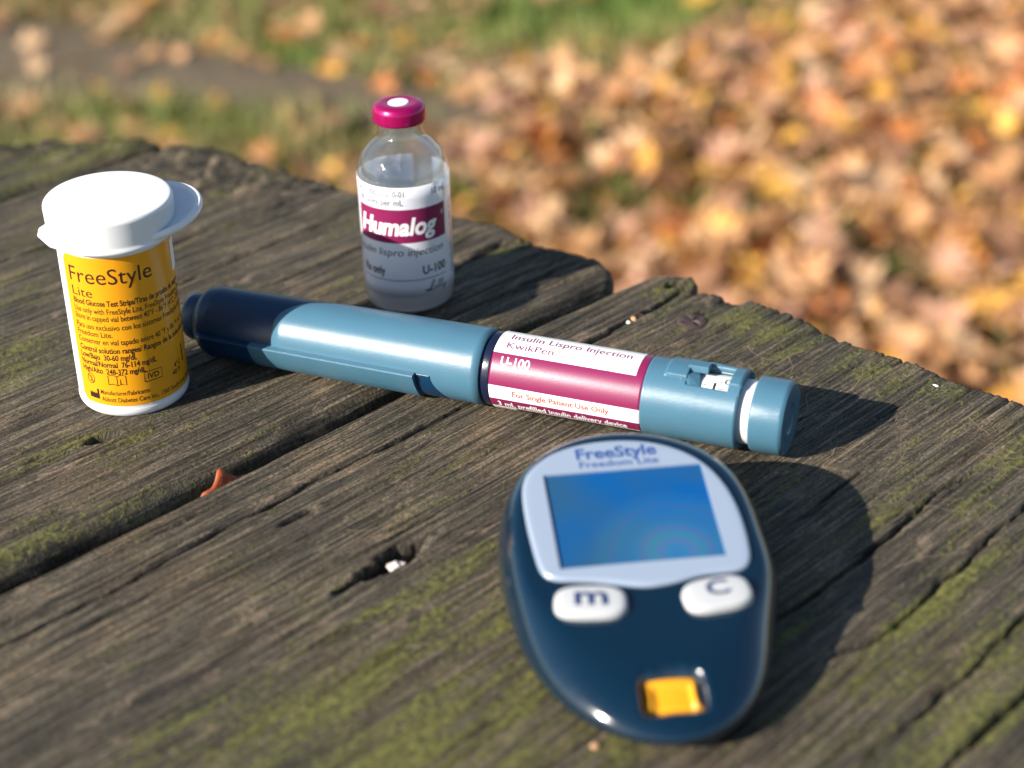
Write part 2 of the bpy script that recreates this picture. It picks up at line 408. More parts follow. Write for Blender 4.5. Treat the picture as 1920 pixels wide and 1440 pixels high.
# ------------------------------------------------------------------ fallen leaves
LEAFCOLS = {'tan': (0.58, 0.32, 0.15), 'pale': (0.68, 0.46, 0.27), 'golden': (0.76, 0.42, 0.09), 'orange': (0.58, 0.22, 0.07),
            'brown': (0.34, 0.18, 0.10), 'pinkish': (0.58, 0.33, 0.22)}
def leaf_mat(nme, c):
    m = bpy.data.materials.new('dry_leaf_' + nme); m.use_nodes = True
    nt = m.node_tree; n = nt.nodes; l = nt.links; b = n['Principled BSDF']
    tc = n.new('ShaderNodeTexCoord'); t = n.new('ShaderNodeTexNoise'); t.inputs['Scale'].default_value = 38; t.inputs['Detail'].default_value = 4
    l.new(tc.outputs['Object'], t.inputs['Vector'])
    r = n.new('ShaderNodeValToRGB'); r.color_ramp.elements[0].position = 0.3; r.color_ramp.elements[1].position = 0.7
    r.color_ramp.elements[0].color = (c[0] * .72, c[1] * .64, c[2] * .58, 1); r.color_ramp.elements[1].color = (min(1, c[0] * 1.18), c[1] * 1.22, c[2] * 1.25, 1)
    l.new(t.outputs['Fac'], r.inputs['Fac']); l.new(r.outputs[0], b.inputs['Base Color'])
    b.inputs['Roughness'].default_value = 0.5; b.inputs['Specular IOR Level'].default_value = 0.35
    tl = n.new('ShaderNodeBsdfTranslucent'); l.new(r.outputs[0], tl.inputs['Color'])
    mx = n.new('ShaderNodeMixShader'); mx.inputs[0].default_value = 0.28
    l.new(b.outputs[0], mx.inputs[1]); l.new(tl.outputs[0], mx.inputs[2]); l.new(mx.outputs[0], n['Material Output'].inputs['Surface'])
    return m
leafmats = {k: leaf_mat(k, v) for k, v in LEAFCOLS.items()}
names = list(LEAFCOLS)
# five-lobed leaf outline (angle from the tip, radius)
PROF = [(0, 1.0), (12, .72), (20, .60), (28, .66), (42, .95), (50, .70), (60, .46), (72, .62), (88, .80), (100, .58), (125, .45), (155, .36), (180, .10)]
def leaf_geo(size, seed):
    rr = random.Random(seed)
    pts = []
    for a, q in PROF: pts.append((a, q * rr.uniform(.88, 1.1)))
    for a, q in PROF[-2:0:-1]: pts.append((-a, q * rr.uniform(.88, 1.1)))
    n = len(pts)
    kx = rr.uniform(-.7, 1.0); ky = rr.uniform(-.5, .9); tw = rr.uniform(-.6, .6); ph = rr.uniform(0, 6.28); am = rr.uniform(.03, .12)
    V = [(0, 0)]
    for f in (.5, 1.0):
        for a, q in pts: V.append((math.sin(rad(a)) * q * f, math.cos(rad(a)) * q * f))
    out = []
    for i, (x, y) in enumerate(V):
        z = kx * x * x * .6 + ky * y * y * .45 + tw * x * y * .6 + am * math.sin(5 * math.atan2(y, x) + ph) * math.hypot(x, y)
        out.append((x * size / 2, y * size / 2, z * size / 2))
    Fc = [(0, 1 + (i + 1) % n, 1 + i) for i in range(n)]
    Fc += [(1 + i, 1 + (i + 1) % n, 1 + n + (i + 1) % n, 1 + n + i) for i in range(n)]
    # stalk
    b = len(out); L = size * rr.uniform(.35, .6); w = size * .012
    out += [(-w, 0, -.002), (w, 0, -.002), (w, -L, L * .15), (-w, -L, L * .15)]
    Fc.append((b, b + 1, b + 2, b + 3))
    return np.array(out), Fc

def leaves():
    cand = []
    tries = 0
    while tries < 120000 and len(cand) < 9500:
        tries += 1
        y = 0.75 + random.random() * 4.0; x = random.uniform(-1, 1) * (0.75 + 0.42 * y)
        c = float(leafcover(np.array(x), np.array(y)))
        if pathdist(np.array(x), np.array(y)) < 1.0: c *= 0.55
        if random.random() < c ** 1.3 * 0.9: cand.append((x, y, c))
    def inview(x, y):
        P = Vector((x, y, GZ)) - Vector((0, 0, CAMH)); d = P.dot(F)
        px = 960 + 3203 * P.dot(RR) / d; py = 720 - 3203 * P.dot(UU) / d
        # where the table hides the ground
        tab = np.interp(px, [0, 350, 860, 1170, 1300, 1920], [265, 275, 405, 500, 520, 745])
        return -40 < px < 1960 and -40 < py < tab + 15, d
    near = []; rest = []
    for x, y, c in cand:
        v, d = inview(x, y)
        (near if v else rest).append((d, x, y, c))
    near.sort(key=lambda q: q[0])
    single = near[:296]; rest += near[296:]
    variants = []
    for i in range(14):
        v, f = leaf_geo(1.0, 100 + i)
        me = bpy.data.meshes.new('fallen_leaf'); me.from_pydata([tuple(q) for q in v], [], f)
        me.polygons.foreach_set('use_smooth', [True] * len(me.polygons))
        me.materials.append(None); me.update(); variants.append((me, v, f))
    wts = [.34, .18, .16, .10, .12, .10]
    lab = {'tan': 'crumpled light tan maple leaf lying in the blurred leaf litter beyond the table',
           'pale': 'pale cream curled maple leaf lying in the blurred leaf litter beyond the table',
           'golden': 'golden yellow maple leaf lying in the blurred leaf litter beyond the table',
           'orange': 'bright rusty orange maple leaf lying in the blurred leaf litter beyond the table',
           'brown': 'dark brown withered maple leaf lying in the blurred leaf litter beyond the table',
           'pinkish': 'dusty pinkish brown maple leaf lying in the blurred leaf litter beyond the table'}
    wild = [.40, .10, .06, .12, .20, .12]      # out on the grass the leaves are browner
    def pose(c):
        s = random.uniform(0.046, 0.096); z = GZ + 0.012 + random.random() * (0.010 + 0.040 * c)
        tilt = 0.55 if c > .6 else 0.3
        return s, z, (random.gauss(0, tilt), random.gauss(0, tilt), random.uniform(0, 6.283))
    meshes = {}
    for d, x, y, c in single:
        vi = random.randrange(14); nm = random.choices(names, wts if c > .5 else wild)[0]
        key = (vi, nm)
        if key not in meshes:
            me = variants[vi][0].copy(); me.materials[0] = leafmats[nm]; meshes[key] = me
        s, z, rot = pose(c)
        o = bpy.data.objects.new('fallen_leaf', meshes[key]); link(o)
        o.location = (x, y, z); o.rotation_euler = rot; o.scale = (s, s, s)
        tag(o, lab[nm], 'leaf', nm + ' fallen leaves beyond the table')
    AV = []; AF = []; AM = []; off = 0
    for d, x, y, c in rest:
        me, v, f = random.choice(variants); s, z, rot = pose(c)
        Rm = np.array((Matrix.Rotation(rot[2], 3, 'Z') @ Matrix.Rotation(rot[1], 3, 'Y') @ Matrix.Rotation(rot[0], 3, 'X')))
        AV.append((v * s) @ Rm.T + np.array([x, y, z])); AF += [tuple(q + off for q in ff) for ff in f]
        AM += [names.index(random.choices(names, wts if c > .5 else wild)[0])] * len(f); off += len(v)
    o = mesh_obj('leaf_litter', np.concatenate(AV), AF, [leafmats[k] for k in names], mat_idx=AM, scale=1.0)
    tag(o, 'carpet of dry maple leaves spread over the ground further off', 'leaf litter', kind='stuff')
leaves()

# ------------------------------------------------------------------ picnic table
GA = math.atan2(.704, .710)
UD = np.array([.7101, .7041]); VD = np.array([.7041, -.7101])
table = empty('picnic_table', (0.0, 0.3, GZ), 'weathered grey brown wooden picnic table with moss, carrying the medical things', 'table')
TOFF = np.array([0.0, 300.0, GZ * 1000])       # table empty's base in mm

HEIGHTS = {}
def plank(idx, v0, v1, uend, fine_u, du, dv, zoff, r_left, r_right, cracks, holes, mossfun, seed, end_cut_r=2.0, ustart=-1500, warp=0.0, crust=None):
    crust = crust or (lambda V: 0.0)
    us = np.concatenate([np.linspace(ustart, fine_u[0] - 12, 40), np.arange(fine_u[0], fine_u[1], du)])
    nv = int(round((v1 - v0) / dv)) + 1
    vs = np.linspace(v0, v1, nv)
    u01 = (us - us[0]) / (us[-1] - us[0])
    ends = uend(vs) + (vnoise(vs * 0.06, vs * 0, seed + 2) - 0.5) * 1.2 + (vnoise(vs * 0.3, vs * 0, seed + 4) - 0.5) * .25 + (vnoise(vs * 1.3, vs * 0, seed + 3) - 0.5) * .7
    # last 30 mm compress / stretch to the jagged end
    Ug = np.repeat(us[:, None], nv, 1); Vg = np.repeat(vs[None, :], len(us), 0)
    last = us[-1]; k = sstep(last - 60, last, Ug)
    Ug = Ug + k * (ends[None, :] - last)
    # edge wobble
    wl_ = (fbm(Ug * 0.03, Ug * 0 + 1, seed + 5) - 0.5) * 1.2
    lam = (Vg - v0) / (v1 - v0)
    Vp = Vg + wl_ * ((1 - lam) ** 8 + lam ** 8)
    # surface height (mm)
    Z = (fbm(Ug * 0.012, Vg * 0.05, seed + 7, 3) - 0.5) * 1.6
    grain = fbm(Ug * 0.030, Vg * 0.85, seed + 9, 3, 0.6)
    Z += (grain - 0.5) * 0.45
    Z += (vnoise(Ug * 0.02, Vg * 2.1, seed + 12) - 0.5) * 0.26
    Z += (fbm(Ug * 0.35, Vg * 0.9, seed + 13, 2) - 0.5) * 0.26
    dark_weight = sstep(0.36, 0.20, grain) * 0.35
    # many small checks: thin random splits along the grain
    rr = random.Random(seed)
    cr = list(cracks)
    for i in range(150 if du < 1.5 else 40):
        uu = rr.uniform(fine_u[0], fine_u[1]); vv = rr.uniform(v0, v1); L = rr.uniform(8, 38)
        cr.append(([(uu, vv), (uu + L, vv + rr.uniform(-.5, .5))], rr.uniform(.15, .38), rr.uniform(.3, 1.0)))
    for i in range(22 if du < 1.5 else 16):        # checks that run out through the end grain
        vv = rr.uniform(v0 + 3, v1 - 3); L = rr.uniform(5, 24); e_ = float(uend(np.array([vv]))[0])
        cr.append(([(e_ - L, vv), (e_ + 9, vv + rr.uniform(-.6, .6))], rr.uniform(.2, .4), rr.uniform(.4, 1.3)))
    for pts, w, dep in cr:
        pu = np.array([p[0] for p in pts], float); pv = np.array([p[1] for p in pts], float)
        rows = np.where((us > pu[0] - 6) & (us < pu[-1] + 6))[0]
        if not len(rows): continue
        r0, r1 = rows[0], rows[-1] + 1
        c0 = max(0, int((min(pv) - 4 - v0) / (v1 - v0) * (nv - 1))); c1 = min(nv, int((max(pv) + 4 - v0) / (v1 - v0) * (nv - 1)) + 2)
        if c1 <= c0: continue
        uu = Ug[r0:r1, c0:c1]; vv = Vg[r0:r1, c0:c1]
        line = np.interp(uu, pu, pv) + (fbm(uu * 0.14, uu * 0, seed + int(abs(pv[0]) * 7), 3) - .5) * 1.5
        t = np.clip((uu - pu[0]) / 6, 0, 1) * np.clip((pu[-1] - uu) / 6, 0, 1)
        ww = w * (0.55 + 0.9 * vnoise(uu * 0.12, uu * 0 + 5, seed + 31))
        d = np.abs(vv - line) / np.maximum(ww, .12)
        prof = np.exp(-d ** 2) * t
        Z[r0:r1, c0:c1] -= prof * dep
        dark_weight[r0:r1, c0:c1] = np.maximum(dark_weight[r0:r1, c0:c1], np.clip(prof * min(1, dep * .8 + .1), 0, 1))
    for (hu, hv, lu, lv, dep, sl) in holes:
        e = np.sqrt(((Ug - hu) / lu) ** 2 + ((Vg - hv - (Ug - hu) * sl) / lv) ** 2) + (fbm(Ug * .5, Vg * .8, seed + 44, 2) - .5) * .7
        s = sstep(1.05, .55, e)
        Z -= s * dep * (0.7 + 0.6 * vnoise(Ug * .5, Vg * .9, seed + 45)); dark_weight = np.maximum(dark_weight, s)
        # raised rim
        Z += np.exp(-((e - 1.25) / .25) ** 2) * .25
    # rounded long edges and end
    def rnd(d, r): 
        x = np.clip(1 - d / r, 0, 1); return r * (1 - np.sqrt(np.clip(1 - x * x, 0, 1)))
    dl = Vg - v0; drr = v1 - Vg; de = ends[None, :] - Ug
    nearend = sstep(40, 5, de)
    rl = r_left * (0.8 + .5 * vnoise(Ug * .05, Ug * 0, seed + 50)) + nearend * 2
    rrg = r_right * (0.8 + .5 * vnoise(Ug * .05, Ug * 0, seed + 51)) + nearend * 2
    endr = end_cut_r * (0.5 + .5 * vnoise(Vg * .07, Vg * 0, seed + 53))
    Z -= rnd(dl, rl) + rnd(drr, rrg) + rnd(de, endr)
    # eroded splinters at the end grain
    Z -= sstep(14, 0, de) * (vnoise(Vg * 0.3, Ug * .06, seed + 60) ** 5) * 2.2
    Z += crust(Vg) * sstep(45, 10, de) * (fbm(Ug * .16, Vg * .22, seed + 71, 4, .6) - .45) * 5
    Z += zoff + warp * ((Vg - (v0 + v1) / 2) / ((v1 - v0) / 2)) ** 2
    P = np.stack([Ug * UD[0] + Vp * VD[0], Ug * UD[1] + Vp * VD[1], Z], -1)
    nu = len(us)
    V = P.reshape(-1, 3)
    i = np.arange(nu - 1)[:, None] * nv + np.arange(nv - 1)[None, :]
    Fc = np.stack([i, i + 1, i + nv + 1, i + nv], -1).reshape(-1, 4)
    # skirt rows down to the underside
    loop = [j for j in range(nv)] + [r * nv + nv - 1 for r in range(1, nu)] + [(nu - 1) * nv + j for j in range(nv - 2, -1, -1)] + [r * nv for r in range(nu - 2, 0, -1)]
    base = len(V); lv = V[loop]
    extra = []
    nl = len(loop); faces2 = []
    levels = (-7, -20, -37)
    for li, zz in enumerate(levels):
        q = lv.copy(); q[:, 2] = zz + zoff + (RS.rand(nl) - .5) * .4
        # grain ridges on the sides
        q[:, :2] += (RS.rand(nl, 1) - .5) * .3
        extra.append(q)
    V = np.concatenate([V] + extra)
    rows_ = [np.array(loop)] + [base + li * nl + np.arange(nl) for li in range(len(levels))]
    for a, b_ in zip(rows_[:-1], rows_[1:]):
        faces2.append(np.stack([a, b_, np.roll(b_, -1), np.roll(a, -1)], -1))
    Fc = np.concatenate([Fc] + faces2)
    me_v = V - TOFF
    o = mesh_obj('plank', me_v, Fc.tolist() + [tuple((base + 2 * nl + np.arange(nl))[::-1].tolist())], M_wood, parent=table)
    me = o.data
    # flip so that the top looks up
    if me.polygons[0].normal.z < 0: me.flip_normals()
    nvt = len(me.vertices)
    uvc = np.zeros((nvt, 2)); uvc[:len(Ug.ravel()), 0] = Ug.ravel(); uvc[:len(Ug.ravel()), 1] = Vg.ravel()
    fu = Ug.ravel()[loop]; fv = Vg.ravel()[loop]
    for li, zz in enumerate(levels):
        s = slice(base + li * nl, base + (li + 1) * nl)
        uvc[s, 0] = fu; uvc[s, 1] = fv + zz * np.where(fv > (v0 + v1) / 2, -1, 1)
    uvl = me.uv_layers.new(name='grain')
    li_ = np.zeros(len(me.loops), dtype=np.int32); me.loops.foreach_get('vertex_index', li_)
    uvl.data.foreach_set('uv', (uvc[li_] * MM + seed * 0.37).ravel().astype(np.float32))
    moss = np.zeros(nvt, np.float32); dd = np.zeros(nvt, np.float32)
    moss[:Ug.size] = mossfun(Ug, Vg).ravel(); dd[:Ug.size] = np.clip(dark_weight, 0, 1).ravel()
    moss[Ug.size:] = 0.30; dd[Ug.size:] = 0.15
    a = me.attributes.new('moss', 'FLOAT', 'POINT'); a.data.foreach_set('value', moss)
    a = me.attributes.new('dark_weight', 'FLOAT', 'POINT'); a.data.foreach_set('value', dd)
    HEIGHTS[idx] = (us, vs, Ug, Z)
    return o

def blob(U, V, cu, cv, su, sv): return np.exp(-(((U - cu) / su) ** 2 + ((V - cv) / sv) ** 2))

# near plank: carries the meter
def mossB(U, V):
    m = np.full_like(U, 0.16) + .20 * blob(U, V, 150, -170, 80, 45) + .12 * blob(U, V, 300, -190, 40, 70) + .10 * blob(U, V, 235, -120, 50, 30)
    for cu, cv, su, sv, k in ((182, -202, 26, 4.5, .34), (150, -190, 34, 7, .34), (165, -168, 40, 8, .34), (195, -180, 16, 5, .3), (140, -176, 20, 9, .25), (130, -150, 30, 9, .35), (185, -145, 26, 6, .25),
                              (215, -118, 26, 6, .34), (240, -128, 24, 2.6, .46), (228, -104, 34, 5, .30), (200, -108, 22, 5, .36), (262, -152, 22, 5, .24), (286, -140, 24, 9, .24),
                              (304, -222, 10, 18, .40), (305, -180, 10, 24, .24), (306, -250, 8, 6, .24), (118, -205, 14, 3, .22), (205, -238, 7, 2.4, .35),
                              (250, -98, 26, 4, .30), (172, -222, 16, 2.4, .28), (232, -205, 5, 3, .4), (90, -190, 40, 5, .2)):
        m = m + 1.35 * k * blob(U, V, cu, cv, su, sv)
    return m
crB = [([(92, -247.4), (127, -246.0), (184, -247.6), (229, -246.9), (260, -247.0), (296, -247.2), (313, -249)], .55, 2.6),
       ([(253, -246.9), (270, -246.6), (285, -247.1)], .9, 2.2),
       ([(205, -147.0), (243, -146.7), (269, -148.8), (283, -147.1)], .5, 2.2), ([(213, -130.8), (225, -130.1), (256, -131.3), (276, -132.7), (300, -133)], .45, 2.0),
       ([(185, -102.7), (213, -102.6), (240, -102.7), (300, -104)], .55, 2.4), ([(188, -113.1), (214, -112.8), (260, -114.4)], .4, 1.8),
       ([(245, -164.0), (270, -164.0)], .4, 1.6), ([(207, -133.5), (221, -130.8)], .3, 1.4), ([(160, -113), (186, -113.1)], .3, 1.2),
       ([(284, -172), (296, -171.5)], .5, 1.4), ([(200, -196), (240, -195)], .25, .9), ([(150, -232), (215, -231)], .2, .7), ([(281, -228), (303, -226)], .35, 1.2),
       ([(262, -121), (310, -122)], .4, 1.6)]
def uendB(v):
    return np.interp(v, [-263, -261, -259, -256, -253.5, -251, -248.5, -246, -244, -234, -216, -200, -185, -170, -150, -77], [301, 305, 309, 313, 315, 316.4, 315, 309.5, 312, 316, 315.2, 314.3, 314.1, 313.3, 314.5, 312])
plank('B', -261.5, -77, uendB, (62, 314), 0.95, 0.36, 0.0, 1.4, 3.0, crB, [(178, -213.6, 10.5, 2.7, 7, -.05), (166, -213.3, 4, 1.2, 2.5, 0), (174, -239.05, 5, .9, 1.2, 0), (301, -236.5, 3.0, 1.3, 1.0, 0), (309, -252, 2.5, 1.6, 1.6, 0)], mossB, 3)
def mossA(U, V):
    m = np.full_like(U, 0.22)
    for cu, cv, su, sv, k in ((172, -345, 20, 9, .40), (160, -330, 14, 5, .3), (155, -300, 14, 4, .4), (170, -291, 8, 3, .35), (225, -330, 26, 4, .42), (240, -318, 20, 3, .35), (300, -410, 12, 22, .35),
                              (298, -300, 7, 4, .4), (280, -345, 20, 6, .2), (200, -285, 30, 2.4, .12), (140, -272, 30, 3, .3), (110, -270, 30, 5, .35), (190, -380, 40, 14, .25), (240, -400, 30, 12, .22)):
        m = m + k * blob(U, V, cu, cv, su, sv)
    return m
crA = [([(262, -303), (282, -302.4), (292, -303.4), (299.6, -303.8), (308, -299)], 1.0, 3.0), ([(230, -283), (255, -281.4), (275, -280.9), (300, -281)], .5, 1.4), ([(150, -318), (230, -317)], .35, 1.2),
       ([(200, -350), (290, -352)], .5, 1.6), ([(120, -296), (162, -296.5)], .35, 1.3), ([(220, -372), (296, -370)], .5, 1.8), ([(240, -330), (300, -331)], .45, 1.5), ([(160, -398), (290, -396)], .5, 1.6), ([(255, -311), (300, -313)], .4, 1.5)]
def uendA(v):
    return np.interp(v, [-437, -434, -428, -419, -404, -390, -379, -364, -340, -323, -314, -302, -293, -285, -277, -271, -269.5, -268.4, -267.2], [286, 289, 291, 292.5, 293.4, 294.7, 297.8, 298, 303, 306, 309, 307.4, 306.6, 309, 310, 308.6, 306.5, 304, 300])
plank('A', -437, -267.3, uendA, (96, 308), 1.1, 0.5, 0.0, 2.5, 5.2, crA, [(165.5, -295.8, 4.2, 1.5, 3.5, .2), (150, -299, 3, .7, 1.5, 0), (303, -301, 5, 1.6, 2.5, .1)], mossA, 17, end_cut_r=4.5, crust=lambda V: sstep(-345, -400, V))
def mossC(U, V): return 0.36 + 0.35 * blob(U, V, 262, -450, 30, 18)
def uendC(v): return np.interp(v, [-620, -478, -468, -456, -447, -441], [120, 249, 262, 275, 284, 286])
plank('C', -620, -441, uendC, (190, 262), 1.6, 1.1, -0.3, 3, 3, [([(200, -470), (262, -470)], .7, 2)], [], mossC, 29, end_cut_r=5, crust=lambda V: V * 0 + 1.0)
def mossD(U, V): return np.full_like(U, 0.2)
plank('D', -73.5, 100, lambda v: np.full_like(v, 312.0), (260, 311), 3, 2.0, -0.4, 2.5, 2.5, [], [], mossD, 41)

def tblock(name, a, b, parent=table):
    """box between two corners given in (u, v, z) mm"""
    pts = []
    for z in (a[2], b[2]):
        for u, v in ((a[0], a[1]), (b[0], a[1]), (b[0], b[1]), (a[0], b[1])):
            pts.append((u * UD[0] + v * VD[0] - TOFF[0], u * UD[1] + v * VD[1] - TOFF[1], z - TOFF[2]))
    fc = [(0, 1, 2, 3), (7, 6, 5, 4), (0, 4, 5, 1), (1, 5, 6, 2), (2, 6, 7, 3), (3, 7, 4, 0)]
    o = mesh_obj(name, pts, fc, M_wood, parent=parent, smooth=False); bevel(o, 2)
    me = o.data; uvl = me.uv_layers.new(name='grain')
    for p in me.polygons:
        for li, vi in zip(p.loop_indices, p.vertices):
            c = me.vertices[vi].co; uvl.data[li].uv = (c.x + c.z, c.y)
    return o
tblock('batten', (225, -600, -75), (263, 90, -39)); tblock('batten', (-1250, -600, -75), (-1212, 90, -39)); tblock('batten', (-520, -600, -75), (-482, 90, -39))
for uu in (205, -1190):
    tblock('leg', (uu - 20, -560, -740), (uu + 18, -470, -76)); tblock('leg', (uu - 20, -40, -740), (uu + 18, 50, -76))
    tblock('bench_support', (uu + 19, -820, -330), (uu + 56, 310, -250))

def surf_z(u, v, which):
    us, vs, Ug, Z = HEIGHTS[which]
    j = int(np.clip(np.searchsorted(vs, v), 0, len(vs) - 1)); i = int(np.clip(np.argmin(abs(Ug[:, j] - u)), 0, len(us) - 1))
    return float(Z[i, j])
def W(u, v, z): return (u * UD[0] + v * VD[0], u * UD[1] + v * VD[1], z)

# screw heads in the planks
def screw(u, v, which, r, tilt, name='screw'):
    z = surf_z(u, v, which)
    c = W(u, v, 0)
    V = []; Fc = []; n = 40
    rings = [(0.0, .35), (.30, .42), (.62, .38), (.86, .22), (1.0, -.05), (1.0, -.45), (.6, -1.6), (.3, -4)]
    for q, h in rings[1:]:
        for k in range(n):
            a = 2 * math.pi * k / n
            rr_ = q * r * (1 + .03 * math.sin(3 * a + 1) + .02 * math.sin(7 * a))
            x, y = rr_ * math.cos(a), rr_ * math.sin(a)
            hh = h
            # cross recess
            if q < .65 and (abs(x) < .12 * r or abs(y) < .12 * r): hh = h - .5
            V.append((x, y, hh))
    V.append((0, 0, -.1)); ci = len(V) - 1
    for k in range(n): Fc.append((ci, k, (k + 1) % n))
    for i in range(len(rings) - 2):
        for k in range(n): Fc.append((i * n + k, (i + 1) * n + k, (i + 1) * n + (k + 1) % n, i * n + (k + 1) % n))
    o = mesh_obj(name, V, Fc, M_rust, parent=table)
    if o.data.polygons[0].normal.z < 0: o.data.flip_normals()
    autosmooth(o, 40)
    o.location = Vector(c) * MM - Vector(TOFF) * MM + Vector((0, 0, (z + .45) * MM)); o.rotation_euler = (tilt, tilt * .6, 0.5)
    return o
screw(295.9, -234.8, 'B', 3.7, 0.03)
s2 = screw(262.0, -470.5, 'C', 3.6, 0.3); s2.location.z += 0.0015

# dry tendrils traced over the wood
def tendrils():
    AV = []; AF = []
    rr = random.Random(5)
    def tube(path, r):
        off = sum(len(a) for a in AV); pts = []
        for i, (u, v) in enumerate(path):
            z = surf_z(u, v, 'B') + .05; p0 = W(u, v, z)
            a = path[min(i + 1, len(path) - 1)]; b_ = path[max(i - 1, 0)]
            d = np.array([a[0] - b_[0], a[1] - b_[1]]); d /= np.linalg.norm(d) + 1e-9
            s = np.array([-d[1], d[0]]); rr2 = r * (1 - .6 * i / len(path))
            for (k, h) in ((-1, 0), (0, .7), (1, 0)):
                pts.append((p0[0] + (s[0] * UD[0] + s[1] * VD[0]) * k * rr2, p0[1] + (s[0] * UD[1] + s[1] * VD[1]) * k * rr2, p0[2] + h * rr2 * .7))
        for i in range(len(path) - 1):
            for k in range(2): AF.append((off + i * 3 + k, off + i * 3 + k + 1, off + i * 3 + 3 + k + 1, off + i * 3 + 3 + k))
        AV.append(pts)
    def walk(u, v, ang, L, r, depth=0):
        path = [(u, v)]
        for i in range(int(L / .7)):
            ang += rr.gauss(0, .17) - 0.10 * math.sin(2 * ang) * .5
            u += .7 * math.cos(ang); v += .7 * math.sin(ang)
            if not (70 < u < 311 and -258 < v < -80): break
            path.append((u, v))
            if depth < 2 and rr.random() < .035: walk(u, v, ang + rr.choice((-.7, .7)), L * .5, r * .7, depth + 1)
        if len(path) > 3: tube(path, r)
    for (u, v, a, L) in ((262, -172, .3, 34), (250, -158, .6, 30), (270, -140, 2.8, 30), (240, -165, .2, 30), (268, -185, -.2, 30), (284, -215, 2.9, 24), (290, -200, 3.0, 28), (300, -160, 2.6, 30),
                         (288, -150, .9, 22), (270, -230, .2, 26), (262, -235, .3, 30), (276, -222, .1, 26), (255, -178, 1.2, 22), (283, -128, 2.4, 26), (240, -140, .5, 26), (150, -225, 1.1, 18), (138, -208, 1.0, 24),
                         (120, -228, 1.2, 16), (306, -190, 2.9, 30), (303, -205, 3.2, 30), (231, -150, .1, 20), (294, -226, 3.1, 30), (178, -228, 1.3, 10), (160, -192, .9, 14), (268, -160, .1, 30), (300, -140, 3.3, 34)):
        walk(u, v, a, L, rr.uniform(.10, .17))
    o = mesh_obj('dried_tendrils', (np.concatenate([np.array(a) for a in AV]) - TOFF), AF, M_root, parent=table)
    o['kind'] = 'stuff'
tendrils()

# small litter on the table
def chip(name, pos, size, m, label, cat, seed=1, flat=.45, sub=2):
    bm = bmesh.new(); bmesh.ops.create_icosphere(bm, subdivisions=sub, radius=1)
    rr = random.Random(seed); off = Vector((rr.random() * 10, rr.random() * 10, rr.random() * 10))
    from mathutils import noise as mn
    for v in bm.verts:
        d = 1 + .45 * mn.noise(v.co * 1.5 + off)
        v.co = Vector((v.co.x * d * size[0], v.co.y * d * size[1], v.co.z * d * size[2])) * MM
    me = bpy.data.meshes.new(name); bm.to_mesh(me); bm.free(); me.materials.append(m)
    o = bpy.data.objects.new(name, me); link(o); o.location = Vector(pos) * MM; o.rotation_euler = (rr.uniform(-.3, .3), rr.uniform(-.3, .3), rr.uniform(0, 6))
    return tag(o, label, cat)
chip('wood_flake', W(176.4, -211.7, surf_z(176.4, -209.5, 'B') - .2), (1.9, 1.3, .8), M_pink, 'pale pinkish white flake lodged in the dark knot hole left of the meter', 'flake', 3)
chip('crumb', W(285.6, -246.5, -0.2), (.55, .5, .45), M_crumbw, 'tiny white crumb caught in the crack behind the pen', 'crumb', 4)
chip('crumb', W(287.6, -246.6, 0.0), (.8, .65, .5), M_crumb, 'tiny orange crumb in the crack beside the white crumb', 'crumb', 5)
chip('pebble', W(291.8, -247.3, 0.2), (1.5, .7, .5), M_rust, 'small dark pebble in the crack near the rusty screw', 'pebble', 6)
chip('crumb', W(307.5, -173.1, surf_z(306, -173, 'B') + .1), (.8, .35, .2), M_crumbw, 'small white fleck near the far edge of the table right of the pen', 'crumb', 7)
chip('crumb', W(163.4, -147.9, surf_z(163.4, -147.9, 'B') + .2), (.7, .6, .4), M_crumb, 'small tan crumb on the wood at the bottom below the meter', 'crumb', 8)
chip('crumb', W(243.5, -195.5, surf_z(243.5, -195.5, 'B') + .15), (.5, .35, .25), M_crumbw, 'tiny pale crumb on the wood just right of the pen shadow', 'crumb', 9)
chip('pebble', W(214, -300, surf_z(214, -300, 'A') + .15), (.8, .6, .4), M_rust, 'tiny dark bit under the pen beside the test strip vial', 'pebble', 10)

def leaf_scrap():
    rr = random.Random(8); V = []; Fc = []
    n = 16; mrows = 5
    for i in range(n):
        t = i / (n - 1)
        u = 168 + 12.5 * t; edge = math.sin(t * math.pi)
        for j in range(mrows):
            s = j / (mrows - 1)
            v = -264.6 + 2.8 * s + .5 * math.sin(t * 9)
            z = -3.8 + (3.9 * edge + .9 * math.sin(t * 13 + 1)) * (1 - s) ** 1.1 + rr.uniform(-.22, .22) - 1.2 * s
            V.append(W(u + rr.uniform(-.2, .2), v, z))
    for i in range(n - 1):
        for j in range(mrows - 1): Fc.append((i * mrows + j, i * mrows + j + 1, (i + 1) * mrows + j + 1, (i + 1) * mrows + j))
    V = np.array(V); c = V.mean(0); 
    o = mesh_obj('leaf_scrap', V - c, Fc, M_orange); o.location = Vector(c) * MM
    md = o.modifiers.new('thick', 'SOLIDIFY'); md.thickness = .25 * MM
    tag(o, 'torn rust orange dry leaf scrap wedged in the gap between two planks', 'leaf')
leaf_scrap()

